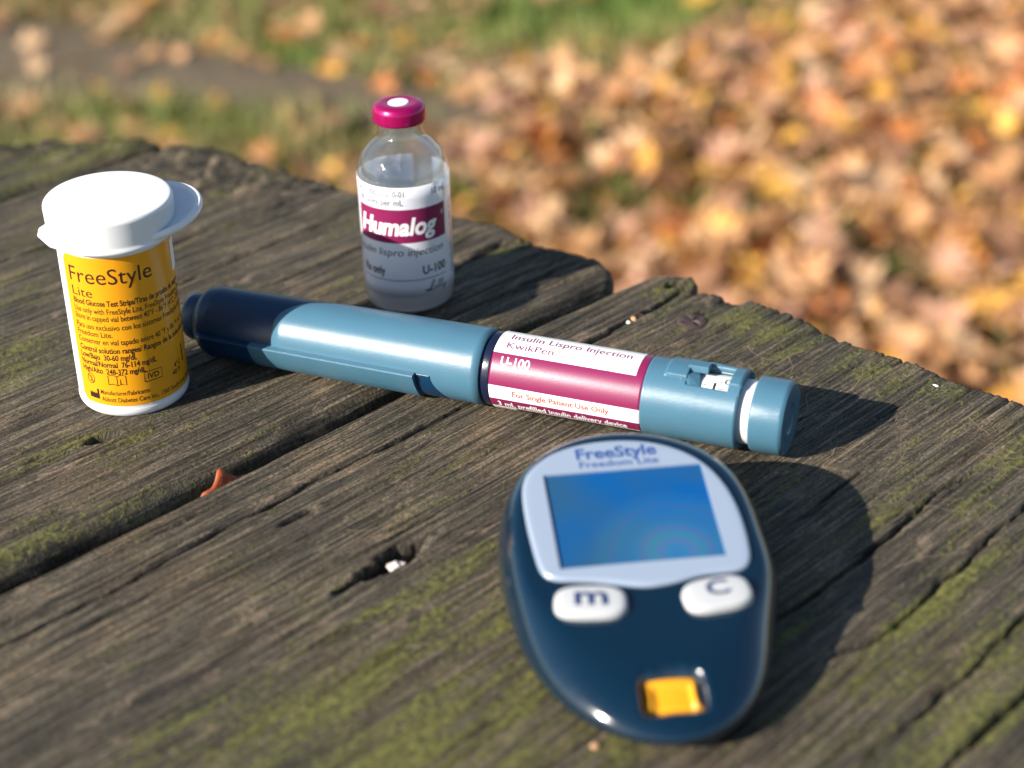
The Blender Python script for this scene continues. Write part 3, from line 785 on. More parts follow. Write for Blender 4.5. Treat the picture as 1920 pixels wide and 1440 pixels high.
# ------------------------------------------------------------------ text
def text_geo(s, width, cap_h, shear=0.0, bold=0.0, spacing=1.0):
    """2D text as (verts Nx2 in mm, faces); baseline at y=0, left at x=0"""
    cu = bpy.data.curves.new('t', 'FONT'); cu.body = s; cu.size = 1.0; cu.shear = shear; cu.offset = bold; cu.resolution_u = 3; cu.space_character = spacing
    ob = bpy.data.objects.new('t', cu); scene.collection.objects.link(ob)
    dg = bpy.context.evaluated_depsgraph_get(); me = bpy.data.meshes.new_from_object(ob.evaluated_get(dg))
    bpy.data.objects.remove(ob); bpy.data.curves.remove(cu)
    v = np.array([q.co[:2] for q in me.vertices]).reshape(-1, 2); f = [tuple(p.vertices) for p in me.polygons]
    bpy.data.meshes.remove(me)
    CAP = 0.729
    x0, x1 = v[:, 0].min(), v[:, 0].max()
    v = v.copy(); v[:, 0] = (v[:, 0] - x0) * (width / (x1 - x0)) if width else (v[:, 0] - x0) * cap_h / CAP
    v[:, 1] *= cap_h / CAP
    return v, f

def stroke_geo(pts, w):
    """polyline as 2D ribbon"""
    pts = np.array(pts, float); V = []; Fc = []
    for i in range(len(pts)):
        a = pts[max(i - 1, 0)]; b = pts[min(i + 1, len(pts) - 1)]; d = b - a; d /= np.linalg.norm(d) + 1e-9; nrm = np.array([-d[1], d[0]])
        V += [pts[i] + nrm * w / 2, pts[i] - nrm * w / 2]
    for i in range(len(pts) - 1): Fc.append((2 * i, 2 * i + 1, 2 * i + 3, 2 * i + 2))
    return np.array(V), Fc

def wrap(items, parent, name, m, fn, step=0.9, axis='x', label=None):
    """items: (verts2d, faces, x0, y0). Cut finely along the curved axis, map by fn(x, y) -> 3D mm"""
    bm = bmesh.new()
    for v, f, x0, y0 in items:
        vs = [bm.verts.new((q[0] + x0, q[1] + y0, 0)) for q in v]
        for ff in f:
            try: bm.faces.new([vs[i] for i in ff])
            except ValueError: pass
    xs = [q.co.x if axis == 'x' else q.co.y for q in bm.verts]
    t = min(xs) + step
    while t < max(xs):
        co = (t, 0, 0) if axis == 'x' else (0, t, 0); no = (1, 0, 0) if axis == 'x' else (0, 1, 0)
        bmesh.ops.bisect_plane(bm, geom=bm.verts[:] + bm.edges[:] + bm.faces[:], dist=1e-6, plane_co=co, plane_no=no)
        t += step
    for q in bm.verts: q.co = Vector(fn(q.co.x, q.co.y)) * MM
    me = bpy.data.meshes.new(name); bm.to_mesh(me); bm.free(); me.materials.append(m)
    o = bpy.data.objects.new(name, me); link(o, parent)
    if label: o['label'] = label
    return o

def lathe(name, prof, m, parent, n=96, axis='z', smooth_angle=35, closed=False):
    """prof: list of (r, z)"""
    V = []; Fc = []
    for r, z in prof:
        for k in range(n):
            a = 2 * math.pi * k / n
            V.append((r * math.cos(a), r * math.sin(a), z) if axis == 'z' else (z, -r * math.sin(a), r * math.cos(a)))
    L = len(prof)
    for i in range(L - 1):
        for k in range(n): Fc.append((i * n + k, i * n + (k + 1) % n, (i + 1) * n + (k + 1) % n, (i + 1) * n + k))
    o = mesh_obj(name, V, Fc, m, parent=parent)
    bm = bmesh.new(); bm.from_mesh(o.data); bmesh.ops.remove_doubles(bm, verts=bm.verts, dist=1e-7)
    bmesh.ops.recalc_face_normals(bm, faces=bm.faces); bm.to_mesh(o.data); bm.free()
    autosmooth(o, smooth_angle)
    return o

def rnd_prof(pts, r=.6, seg=4):
    """round the inner corners of a profile"""
    out = [pts[0]]
    for i in range(1, len(pts) - 1):
        p = np.array(pts[i], float); a = np.array(pts[i - 1], float); b = np.array(pts[i + 1], float)
        da = a - p; db = b - p; la = np.linalg.norm(da); lb = np.linalg.norm(db); q = min(r, la * .45, lb * .45)
        A = p + da / la * q; B = p + db / lb * q
        for k in range(seg + 1):
            t = k / seg; out.append(tuple((1 - t) ** 2 * A + 2 * t * (1 - t) * p + t * t * B))
    out.append(pts[-1]); return out

# ------------------------------------------------------------------ insulin pen
PA = Vector((-72.96, 368.50, 8.65)); PB = Vector((58.23, 311.80, 8.55))
pax = (PB - PA).normalized(); pz = (Vector((0, 0, 1)) - pax * pax.z).normalized(); py = pz.cross(pax)
pen = empty('insulin_pen', (0, 0, 0), 'capped light blue and navy insulin pen with magenta label lying across the planks', 'insulin pen')
pen.matrix_world = Matrix(((pax.x, py.x, pz.x, PA.x * MM), (pax.y, py.y, pz.y, PA.y * MM), (pax.z, py.z, pz.z, PA.z * MM), (0, 0, 0, 1)))
def radf(s): return float(np.interp(s, [0, 8, 75, 77.5, 112, 134, 136, 144], [0, 0, .52, .42, .34, .15, 0, 0]))
def pc(s, phi, r):          # pen cylinder: phi degrees from up towards the camera
    a = rad(phi); r = r + (radf(s) if r > 7.3 else 0); return (s, -r * math.sin(a), r * math.cos(a))
RP = 8.2
cap = lathe('cap', rnd_prof([(0, -4.2), (4.9, -4.2), (5.7, -3.2), (5.9, -.6), (5.9, .3), (6.7, .3), (7.85, 1.9), (8.2, 4.5), (8.21, 8), (8.71, 75.2), (7.2, 75.2), (7.2, 60), (0, 60)], .6), M_navy, pen, axis='x')

def cyl_patch(name, phis, sfun, r, mats, parent, matfun=None, ns=24, thick=0.12):
    V = []; Fc = []; mi = []
    for p in phis:
        a, b = sfun(p)
        for j in range(ns + 1): V.append(pc(a + (b - a) * j / ns, p, r))
    for i in range(len(phis) - 1):
        for j in range(ns):
            Fc.append((i * (ns + 1) + j, i * (ns + 1) + j + 1, (i + 1) * (ns + 1) + j + 1, (i + 1) * (ns + 1) + j))
            mi.append(matfun(i, j) if matfun else 0)
    o = mesh_obj(name, V, Fc, mats, parent=parent, mat_idx=mi)
    md = o.modifiers.new('thick', 'SOLIDIFY'); md.thickness = thick * MM; md.offset = 1
    # make the normals point outwards
    pl = o.data.polygons[len(o.data.polygons) // 2]
    if Vector((0, pl.center.y, pl.center.z)).dot(pl.normal) < 0: o.data.flip_normals()
    return o
def arch(p):
    s = 22.7
    if p < 52: s += .0023 * (52 - p) ** 2
    if p > 120: s += .0023 * (p - 120) ** 2
    return min(s, 70)
cyl_patch('cap_sleeve', np.linspace(-125, 235, 181), lambda p: (arch(p), 75.0), 8.2, M_lightblue, cap, thick=.10)
# clip: lengthwise bar on the lower front
def clip_part(name, s0, s1, m, parent, notch=0):
    cs = [(7.9, 87.5), (9.7, 89.6), (9.95, 91.0), (9.9, 92.2), (9.35, 106), (9.1, 118), (9.15, 130), (9.05, 140), (8.6, 145), (7.9, 148)]
    ss = np.linspace(s0, s1, 30); V = []; Fc = []
    for i, s in enumerate(ss):
        k = 1.0
        if s < 4: k = max(0.15, (s - 1.5) / 2.5)
        for r, p in cs:
            V.append(pc(s, p, 8.0 + (r - 8.0) * k))
    n = len(cs)
    for i in range(len(ss) - 1):
        for j in range(n - 1): Fc.append((i * n + j, i * n + j + 1, (i + 1) * n + j + 1, (i + 1) * n + j))
    Fc.append(tuple(range(n))); Fc.append(tuple((len(ss) - 1) * n + j for j in range(n - 1, -1, -1)))
    o = mesh_obj(name, V, Fc, m, parent=parent)
    bm = bmesh.new(); bm.from_mesh(o.data); bmesh.ops.recalc_face_normals(bm, faces=bm.faces); bm.to_mesh(o.data); bm.free()
    return autosmooth(o, 28)
clip_part('clip_base', 1.9, 17.0, M_navy, pen)
clip_part('clip', 17.05, 59.6, M_lightblue, pen)
cyl_patch('clip_recess', np.linspace(90, 150, 31), lambda p: (59.4, 62.9 + 3.2 * sstep(90, 145, np.array(p)) + .4), 8.31, M_navy, cap, thick=.03, ns=10)
lathe('collar_ring', rnd_prof([(7.0, 75.25), (8.2, 75.25), (8.45, 75.6), (8.5, 77.4), (7.0, 77.4)], .3), M_ring, pen, axis='x')

# label on the barrel
def lab_mat(i, j):
    p = -140 + (i + .5) * 2; s = 77.5 + (j + .5) * 35 / 70
    if p < 36: return 1 if s > 110.6 else 0
    if p < 87: return 1
    if p < 110.5: return 0
    if p < 130.5: return 1
    if p < 132.5: return 0
    return 0 if s < 83 else 2
lab = cyl_patch('label', np.linspace(-140, 220, 181), lambda p: (77.5, 112.5), 8.2, [M_whitep, M_magenta, M_blacklab], pen, lab_mat, ns=70, thick=.03)
def penmap(r=8.262):
    return lambda x, y: pc(x, -y * 180 / math.pi / 8.2, r)       # y mm upwards from phi=0
def ph(p): return -rad(p) * 8.2
def pt(s, x0, x1, phib, cap_h, **k):
    v, f = text_geo(s, x1 - x0, cap_h, **k); return (v, f, x0, ph(phib))
wrap([pt('Insulin Lispro Injection', 80.1, 108.2, 7.5, 2.0, bold=.008), pt('KwikPen', 80.0, 91.0, 26.8, 1.75, bold=.006), pt('®', 91.4, 92.8, 22.0, 1.0)], lab, 'printed_text', M_plum, penmap(), .5, 'y')
wrap([pt('U-100', 79.8, 86.6, 54.5, 2.0, bold=.014), pt('3 mL prefilled insulin delivery device', 79.2, 109.4, 126.8, 1.75, bold=.02)], lab, 'printed_text', M_whiteink, penmap(), .5, 'y')
wrap([pt('For Single Patient Use Only', 83.1, 105.6, 101.2, 1.4, bold=.024)], lab, 'printed_text', M_redink, penmap(), .5, 'y')
wrap([pt('Cont', 79.6, 82.7, 149.5, 1.7)], lab, 'printed_text', M_black, penmap(), .5, 'y')

# dial end: housing with a window, pointer and raised pad
def housing():
    S = np.concatenate([np.arange(112.5, 133.3, .3), [133.6]]); PHI = np.arange(-180, 180, 2.0)
    V = []; Fc = []
    R = np.zeros((len(S), len(PHI)))
    for i, s in enumerate(S):
        for j, p in enumerate(PHI):
            pad = float(sstep(116.3, 116.9, np.array(s))) * float(sstep(-50, -47, np.array(p))) * float(sstep(28, 25, np.array(p)))
            r = 8.25 + .55 * pad
            if s > 133.0: r -= .45 * ((s - 133.0) / .6)
            # flat either side of the window slopes down towards it
            R[i, j] = r
            V.append(pc(s, p, r))
    n = len(PHI)
    for i in range(len(S) - 1):
        for j in range(n):
            s = S[i] + .15; p = PHI[j] + 1
            if 121.4 < s < 130.8 and -14 < p < 37: continue
            Fc.append((i * n + j, (i + 1) * n + j, (i + 1) * n + (j + 1) % n, i * n + (j + 1) % n))
    o = mesh_obj('dial_housing', V, Fc, M_lightblue, parent=pen)
    bm = bmesh.new(); bm.from_mesh(o.data); 
    loose = [v for v in bm.verts if not v.link_faces]; bmesh.ops.delete(bm, geom=loose, context='VERTS')
    bm.to_mesh(o.data); bm.free()
    pl = o.data.polygons[0]
    if Vector((0, pl.center.y, pl.center.z)).dot(pl.normal) < 0: o.data.flip_normals()
    md = o.modifiers.new('thick', 'SOLIDIFY'); md.thickness = 1.25 * MM; md.offset = -1
    autosmooth(o, 25)
    return o
hs = housing()
def prism(name, secs, m, parent):
    """secs: list of sections, each a list of (s, phi, r)"""
    V = []; Fc = []; n = len(secs[0])
    for sec in secs: V += [pc(*q) for q in sec]
    for i in range(len(secs) - 1):
        for j in range(n): Fc.append((i * n + j, i * n + (j + 1) % n, (i + 1) * n + (j + 1) % n, (i + 1) * n + j))
    Fc.append(tuple(range(n))[::-1]); Fc.append(tuple((len(secs) - 1) * n + j for j in range(n)))
    o = mesh_obj(name, V, Fc, m, parent=parent, smooth=False)
    bm = bmesh.new(); bm.from_mesh(o.data); bmesh.ops.recalc_face_normals(bm, faces=bm.faces); bm.to_mesh(o.data); bm.free()
    return bevel(o, .12, 2, 20)
# block that slopes into the window, and the pointer nub above it
prism('window_ramp', [[(120.2, -30, 7.0), (120.2, -30, 8.9), (120.2, 24, 8.85), (120.2, 37, 8.2), (120.2, 37, 7.0)],
                      [(121.6, -30, 7.0), (121.6, -30, 8.9), (121.6, 22, 8.7), (122.6, 36, 7.7), (122.6, 37, 7.0)],
                      [(122.3, -30, 7.0), (122.3, -30, 8.8), (123.8, 12, 7.7), (124.6, 33, 7.15), (124.6, 37, 7.0)]], M_lightblue, hs)
prism('pointer', [[(121.0, -11, 8.0), (121.0, -11, 9.35), (121.0, 7, 9.35), (121.0, 10, 8.0)], [(125.4, -9, 8.0), (125.4, -9, 9.30), (125.4, 5, 9.25), (125.4, 9, 7.9)]], M_lightblue, hs)
prism('window_rail', [[(124.5, -30, 7.2), (124.5, -30, 8.95), (124.5, -19, 8.95), (124.5, -16, 7.2)], [(133.3, -30, 7.2), (133.3, -30, 8.7), (133.3, -19, 8.7), (133.3, -16, 7.2)]], M_lightblue, hs)
prism('window_frame', [[(130.6, -32, 7.2), (130.6, -32, 8.85), (130.6, 20, 8.75), (130.6, 39, 8.28), (130.6, 39, 7.2)], [(133.25, -32, 7.2), (133.25, -32, 8.65), (133.25, 20, 8.6), (133.25, 39, 8.25), (133.25, 39, 7.2)]], M_lightblue, hs)
lathe('dose_drum', rnd_prof([(0, 120.5), (6.95, 120.5), (6.95, 138.5), (0, 138.5)], .2), M_white, pen, axis='x')
def drum(x, y): return pc(x, -y * 180 / math.pi / 6.97, 6.99)
def dph(p): return -rad(p) * 6.97
v1_, f1_ = text_geo('1', .55, 1.9); v0_, f0_ = text_geo('0', 1.5, 2.0)
tick = lambda s, p, L: stroke_geo([(s, dph(p)), (s + L / 2, dph(p) - .02), (s + L, dph(p) - .04)], .2)
its = [(v1_, f1_, 127.0, dph(31)), (v0_, f0_, 129.1, dph(17))]
for s, p, L in ((124.6, 24, 1.4), (127.4, 13, 1.5), (128.1, 28, 1.5), (127.0, 36, 2.4), (129.4, 34, 1.2)):
    v, f = tick(s, p, L); its.append((v, f, 0, 0))
wrap(its, pen, 'dose_numbers', M_black, drum, .5, 'y')
kn = lathe('dose_knob', rnd_prof([(7.0, 136.0), (7.9, 136.0), (8.15, 136.4), (8.15, 142.6), (7.7, 143.35), (3.4, 143.35), (3.1, 142.9), (0, 142.9)], .25), M_lightblue, pen, axis='x')
def mark():   # moulded crescent on the knob end
    V = []; Fc = []
    for i in range(21):
        a = rad(60 + i * 5); w = .16 * math.sin(math.pi * i / 20) + .02
        V += [(143.38, -(5.1 - w) * math.sin(a), (5.1 - w) * math.cos(a)), (143.5, -5.1 * math.sin(a), 5.1 * math.cos(a)), (143.38, -(5.1 + w) * math.sin(a), (5.1 + w) * math.cos(a))]
    for i in range(20):
        for k in range(2): Fc.append((i * 3 + k, i * 3 + k + 1, i * 3 + 4 + k, i * 3 + 3 + k))
    mesh_obj('end_mark', V, Fc, M_lightblue, parent=kn)
mark()

# ------------------------------------------------------------------ insulin vial
VP_ = Vector((-25.16, 393.08, 0.6)); VR = 11.25
vial = empty('insulin_vial', VP_ * MM, 'small clear glass insulin vial with magenta metal cap standing behind the pen', 'vial')
lathe('glass', rnd_prof([(0, 1.2), (6, .9), (9.6, 0), (11.0, .9), (VR, 3.0), (VR, 34.5), (11.05, 37.0), (9.95, 39.7), (7.85, 42.0), (5.75, 43.9), (5.45, 45.2), (5.4, 47.6), (4.0, 47.6), (3.9, 45), (4.6, 43.2), (7.1, 40.9), (9.0, 38.6), (10.1, 36.2), (10.25, 34), (10.25, 4.5), (9.2, 2.4), (5, 1.9), (0, 2.1)], .9, 5), M_glass, vial, n=128, smooth_angle=70)
gb = lathe('base_light_fill', rnd_prof([(0, 1.35), (6, 1.1), (9.6, .25), (10.9, 1.1), (VR - .08, 3.0), (VR - .08, 5.0), (9.8, 4.6), (9.0, 2.8), (5, 2.1), (0, 2.3)], .5), M_base, vial, n=96, smooth_angle=70)  # milky insert added to imitate sunlight gathered in the vial's base
lathe('liquid', rnd_prof([(0, 2.6), (8.8, 3.2), (10.15, 5), (10.15, 34.6), (9.6, 34.1), (8.2, 33.8), (0, 33.7)], .4), M_liquid, vial, n=96, smooth_angle=60)
cc = lathe('crimp_cap', rnd_prof([(5.0, 47.3), (6.1, 47.3), (6.5, 47.8), (6.5, 50.6), (5.9, 51.7), (4.6, 52.1), (2.75, 52.0), (2.6, 51.6), (0, 51.6)], .5, 4), M_capmag, vial, n=96, smooth_angle=60)
lathe('rubber_dot', rnd_prof([(0, 52.15), (2.3, 52.15), (2.6, 51.9), (2.6, 51.3)], .2), M_rubber, cc, n=64)
lathe('stopper', rnd_prof([(0, 46.6), (3.2, 46.6), (3.8, 46.8), (3.85, 47.5), (0, 47.5)], .3), M_rubber, vial, n=48)
def vmap(r): return lambda x, y: (r * math.sin(x / VR), -r * math.cos(x / VR), y)       # x = arc length from camera-facing side
def vx(p): return rad(p) * VR
def vial_label():
    phis = np.linspace(-190, 142, 167); zs = [5.0, 8, 14, 19.8, 24, 28.6, 31, 34.3]
    V = []; Fc = []; mi = []
    for p in phis:
        for z in zs:
            zz = z
            V.append(((VR + .06) * math.sin(rad(p)), -(VR + .06) * math.cos(rad(p)), zz))
    n = len(zs)
    for i in range(len(phis) - 1):
        pm = (phis[i] + phis[i + 1]) / 2
        for j in range(n - 1):
            Fc.append((i * n + j, (i + 1) * n + j, (i + 1) * n + j + 1, i * n + j + 1)); mi.append(1 if (3 <= j <= 4 and -68 < pm < 60.5) else 0)
    o = mesh_obj('label', V, Fc, [M_vlab, M_magenta], parent=vial, mat_idx=mi)
    md = o.modifiers.new('thick', 'SOLIDIFY'); md.thickness = .06 * MM; md.offset = 1
    return o
vl = vial_label()
def vt(s, p0, p1, z, cap_h, **k):
    v, f = text_geo(s, vx(p1) - vx(p0), cap_h, **k); return (v, f, vx(p0), z)
wrap([vt('Humalog', -63, 44.5, 22.0, 4.6, shear=.22, bold=.032), vt('®', 52, 57.5, 25.6, 1.1)], vl, 'printed_text', M_whiteink, vmap(VR + .16), .5)
wrap([vt('NDC 0002-7510-01', -68, 3, 31.9, 1.65, bold=.014), vt('100 units per mL', -66, 1.4, 29.7, 1.6, bold=.014), vt('10 mL', 39, 62, 31.6, 1.75, bold=.014)], vl, 'printed_text', M_greyink, vmap(VR + .16), .5)
lily = [(0.1, .55), (.5, .15), (1.1, .05), (1.7, .35), (2.2, 1.1), (2.75, 2.1), (2.9, 2.6), (2.6, 2.75), (2.2, 2.3), (1.75, 1.2), (1.3, .45), (.7, .1), (.35, .35), (.8, .6), (1.5, .25), (2.2, .1), (2.75, .35),
        (3.1, 1.0), (2.95, .4), (3.2, .2), (3.7, .7), (4.4, 1.9), (4.6, 2.4), (4.35, 2.35), (3.95, 1.3), (3.85, .4), (4.2, .25), (4.8, .9), (5.4, 2.0), (5.5, 2.5), (5.2, 2.3), (4.9, 1.2), (4.85, .45), (5.2, .25), (5.6, .9), (5.65, .45), (6.0, .35), (6.4, 1.0), (6.1, .1), (5.7, -.7), (5.3, -.8), (5.5, -.3), (6.6, .5)]
sv, sf = stroke_geo(lily, .24)
lv, lf = stroke_geo([(vx(p), 9.75 - .3 * 0) for p in np.linspace(-65, 58, 40)], .17)
wrap([vt('insulin lispro injection', -76, 53.5, 16.4, 2.05, shear=.18), vt('Rx only', -62, -27, 11.1, 2.2, bold=.025), vt('U-100', 21.2, 56.5, 11.1, 2.3, bold=.022), (sv, sf, vx(22.5), 6.2), (lv, lf, 0, 0)],
     vl, 'printed_text', M_black, vmap(VR + .16), .5)
def side_print():   # small sideways lines on the right of the label
    its = []
    rr = random.Random(3)
    for col, txt in enumerate(('For subcutaneous use only', 'See accompanying literature', 'Keep in a cold place')):
        v, f = text_geo(txt, 20, 1.0, bold=.02)
        v2 = np.stack([-v[:, 1], v[:, 0]], 1); its.append((v2, f, vx(76 + col * 9), 8.5))
    wrap(its, vl, 'printed_text', M_black, vmap(VR + .16), .5)
side_print()

# ------------------------------------------------------------------ test strip vial
SP_ = Vector((-87.45, 348.01, 0.4)); SR = 12.43
sv_ = empty('test_strip_vial', SP_ * MM, 'white plastic test strip vial with flip lid and yellow label standing left of the pen', 'vial')
zax = Vector((0.0173, -0.0357, 1)).normalized(); sv_.rotation_euler = Vector((0, 0, 1)).rotation_difference(zax).to_euler()
lathe('vial_body', rnd_prof([(0, .6), (8, .6), (10.8, 0), (12.1, .5), (12.55, 1.5), (12.55, 2.3), (SR, 2.7), (SR, 41.5), (11.6, 42.5), (11.6, 45), (0, 45)], .4), M_white, sv_, n=128)
lid = lathe('lid', rnd_prof([(12.6, 42.0), (13.6, 41.4), (14.1, 41.7), (14.2, 42.3), (13.85, 43.0), (14.05, 48.7), (13.6, 49.35), (12.8, 49.45), (0, 49.5)], .7, 4), M_white, sv_, n=128, smooth_angle=60)
def lid_tab():
    # round thumb plate with a raised rim, standing out to the right rear
    cdir = rad(30); off = 6.9; c = (off * math.cos(cdir), off * math.sin(cdir))
    V = []; Fc = []; n = 96
    prof = [(0, 43.35), (11.3, 43.35), (12.1, 43.45), (12.5, 44.0), (13.1, 44.15), (13.6, 43.7), (13.7, 42.9), (13.2, 42.2), (12.0, 41.9), (0, 41.9)]
    prof = rnd_prof(prof, .4)
    for r, z in prof:
        for k in range(n):
            a = 2 * math.pi * k / n; x = c[0] + r * 1.0 * math.cos(a); y = c[1] + r * .98 * math.sin(a)
            V.append((x, y, z + .6 + .13 * (x * math.cos(cdir) + y * math.sin(cdir) - 8)))
    for i in range(len(prof) - 1):
        for k in range(n): Fc.append((i * n + k, i * n + (k + 1) % n, (i + 1) * n + (k + 1) % n, (i + 1) * n + k))
    o = mesh_obj('thumb_plate', V, Fc, M_white, parent=lid)
    bm = bmesh.new(); bm.from_mesh(o.data)
    bmesh.ops.recalc_face_normals(bm, faces=bm.faces); bm.to_mesh(o.data); bm.free()
    return autosmooth(o, 50)
lid_tab()
def hinge():
    # pointed hinge lug on the left
    bm = bmesh.new()
    a0 = rad(203)
    def P(r, da, z): a = a0 + rad(da); return (r * math.cos(a), r * math.sin(a), z)
    sec = [[P(13.2, 26, 40.9), P(14.3, 26, 41.8), P(14.2, 24, 43.6), P(13.2, 24, 43.8)],
           [P(12.6, 13, 40.2), P(14.9, 13, 41.6), P(14.4, 12, 44.0), P(13, 12, 44.4)],
           [P(12.6, 0, 39.9), P(16.2, 0, 43.0), P(15.6, 0, 44.8), P(13, 0, 45.6)],
           [P(12.6, -13, 40.2), P(14.9, -13, 41.6), P(14.4, -12, 44.0), P(13, -12, 44.4)],
           [P(13.2, -26, 40.9), P(14.3, -26, 41.8), P(14.2, -24, 43.6), P(13.2, -24, 43.8)]]
    V = [q for s in sec for q in s]; n = 4; Fc = []
    for i in range(4):
        for j in range(n): Fc.append((i * n + j, i * n + (j + 1) % n, (i + 1) * n + (j + 1) % n, (i + 1) * n + j))
    Fc += [(3, 2, 1, 0), (16, 17, 18, 19)]
    o = mesh_obj('hinge', V, Fc, M_white, parent=lid)
    b2 = bmesh.new(); b2.from_mesh(o.data); bmesh.ops.recalc_face_normals(b2, faces=b2.faces); b2.to_mesh(o.data); b2.free()
    bevel(o, .35, 3, 20)
    bm.free()
hinge()
def smap(r): return lambda x, y: (r * math.sin(x / SR), -r * math.cos(x / SR), y)
def sx(p): return rad(p) * SR
def rounded_rect(x0, x1, y0, y1, r, nx=80):
    pts = []
    for (cx, cy, a0) in ((x1 - r, y1 - r, 0), (x0 + r, y1 - r, 90), (x0 + r, y0 + r, 180), (x1 - r, y0 + r, 270)):
        for k in range(9): a = rad(a0 + k * 90 / 8); pts.append((cx + r * math.cos(a), cy + r * math.sin(a)))
    return np.array(pts), [tuple(range(len(pts)))]
v, f = rounded_rect(sx(-50), sx(150), 3.35, 40.4, 2.2)
sl = wrap([(v, f, 0, 0)], sv_, 'label', M_yellow, smap(SR + .05), .45)
for p_ in sl.data.polygons: p_.use_smooth = True
v, f = rounded_rect(sx(83), sx(125), 31.6, 39.3, .2)
wrap([(v, f, 0, 0)], sl, 'white_patch', M_whiteink, smap(SR + .08), .45)
def st(s, p0, p1, z, cap_h, **k):
    v, f = text_geo(s, sx(p1) - sx(p0), cap_h, **k); return (v, f, sx(p0), z)
its = [st('FreeStyle', -41.5, 47.7, 34.1, 3.9), st('Lite', -40.8, -15.9, 30.7, 2.3),
       st('Blood Glucose Test Strips/Tiras de prueba de sangre', -41, 92, 28.75, 1.42, bold=.024),
       st('Use only with FreeStyle Lite, FreeStyle Freedom Lite', -41.6, 96, 26.75, 1.42, bold=.010), st('Store in capped vial between 40°F - 86°F (4°C - 30°C)', -42, 96, 24.95, 1.42, bold=.010),
       st('Para uso exclusivo con los sistemas FreeStyle Lite y', -42, 96, 22.75, 1.42, bold=.010), st('Freedom Lite.', -42.2, -1, 20.95, 1.42, bold=.010), st('Conservar en vial tapado entre 40 °F y 86 °F (4 °C', -42.3, 93, 19.1, 1.42, bold=.010),
       st('Control solution ranges/ Rangos de la solución de', -42.4, 97, 16.95, 1.42, bold=.024), st('Low/Bajo  30-60 mg/dL', -42.8, 20.2, 15.15, 1.42, bold=.024), st('Normal/Normal  76-114 mg/dL', -42.8, 40.4, 13.35, 1.42, bold=.024),
       st('High/Alto  248-372 mg/dL', -42.7, 27.4, 11.6, 1.42, bold=.024), st('IVD', 28.4, 41, 9.6, 1.35, bold=.02), st('i', -.2, 1.0, 9.2, 1.3, bold=.03), st('2', -34.6, -31.4, 9.0, 1.5),
       st('Manufacturer/Fabricante:', -23.3, 29.4, 6.2, 1.2, bold=.010), st('Abbott Diabetes Care Inc., 1360 South Loop Road, Al', -23, 100, 4.4, 1.2, bold=.010), st('4°C', 61.8, 73.3, 9.4, 1.3, bold=.01), st('40°F', 57.8, 72, 7.7, 1.3, bold=.01)]
# pictograms: do-not-reuse ring, open booklet, IVD frame, factory, thermometer
def addst(pts, w): 
    a, b = stroke_geo(pts, w); its.append((a, b, 0, 0))
cx0, cy0 = sx(-33.2), 9.75
addst([(cx0 + .95 * math.cos(rad(t)), cy0 + 1.25 * math.sin(rad(t))) for t in range(0, 361, 15)], .19)
addst([(cx0 - .6, cy0 + .9), (cx0 + .6, cy0 - .9)], .17)
bx0, bx1, bm_ = sx(-12.3), sx(6.2), sx(-3)
addst([(bx0, 8.9), (bx0, 11.2), (bx0 + 1, 11.5), (bm_, 11.1), (bx1 - 1, 11.5), (bx1, 11.2), (bx1, 8.9), (bx1 - 1, 9.15), (bm_, 8.75), (bx0 + 1, 9.15), (bx0, 8.9)], .19); addst([(bm_, 8.75), (bm_, 11.1)], .19)
fx0, fx1 = sx(24.9), sx(44.6)
addst([(fx0, 9.0), (fx0, 11.45), (fx1, 11.45), (fx1, 9.0), (fx0, 9.0)], .2)
gx = sx(-38)
its.append((np.array([(0, 4.7), (2.75, 4.7), (2.75, 7.3), (2.2, 7.3), (2.2, 5.9), (1.7, 6.4), (1.7, 5.9), (1.1, 6.4), (1.1, 5.9), (.5, 6.4), (.5, 5.9), (0, 6.3)]), [tuple(range(12))], gx, 0))
addst([(sx(79.5), 9.3), (sx(79.5), 13.6)], .5)
wrap(its, sl, 'printed_text', M_brownink, smap(SR + .075), .5)

# ------------------------------------------------------------------ glucose meter
MK = .98
MO = Vector((21.354, 262.846, 17.034)); E1 = Vector((.99582, .09137, 0)); E2 = Vector((-.08967, .97729, .19200)); NN = Vector((.01754, -.19120, .98139))
meter = empty('glucose_meter', (MO.x * MM, MO.y * MM, 0), 'glossy navy egg shaped glucose meter with blue screen lying in front of the pen', 'glucose meter')
MB = Vector((MO.x, MO.y, 0))
def mp(a, b, h=0.0):
    return tuple(MO + (E1 * a + E2 * b + NN * h) * MK - MB)
OUT = [(3.1, 27.5), (-3.7, 27.7), (-9.2, 26.7), (-14.5, 23.6), (-19.1, 18.9), (-22.3, 12.9), (-24.3, 6.4), (-25.0, 0.5), (-25.0, -6.5), (-24.4, -15.5), (-23.1, -23.7), (-20.9, -31.2), (-17.2, -38.6), (-13.3, -43.4), (-9.3, -46.7), (-4.4, -49.0),
       (1.1, -49.8), (5.3, -49.3), (10.3, -46.6), (14.8, -41.2), (18.9, -33.2), (22.0, -25.0), (24.2, -15.6), (25.2, -6.6), (25.0, 3.1), (23.3, 11.4), (20.6, 17.5), (16.2, 22.4), (10.5, 25.9)]
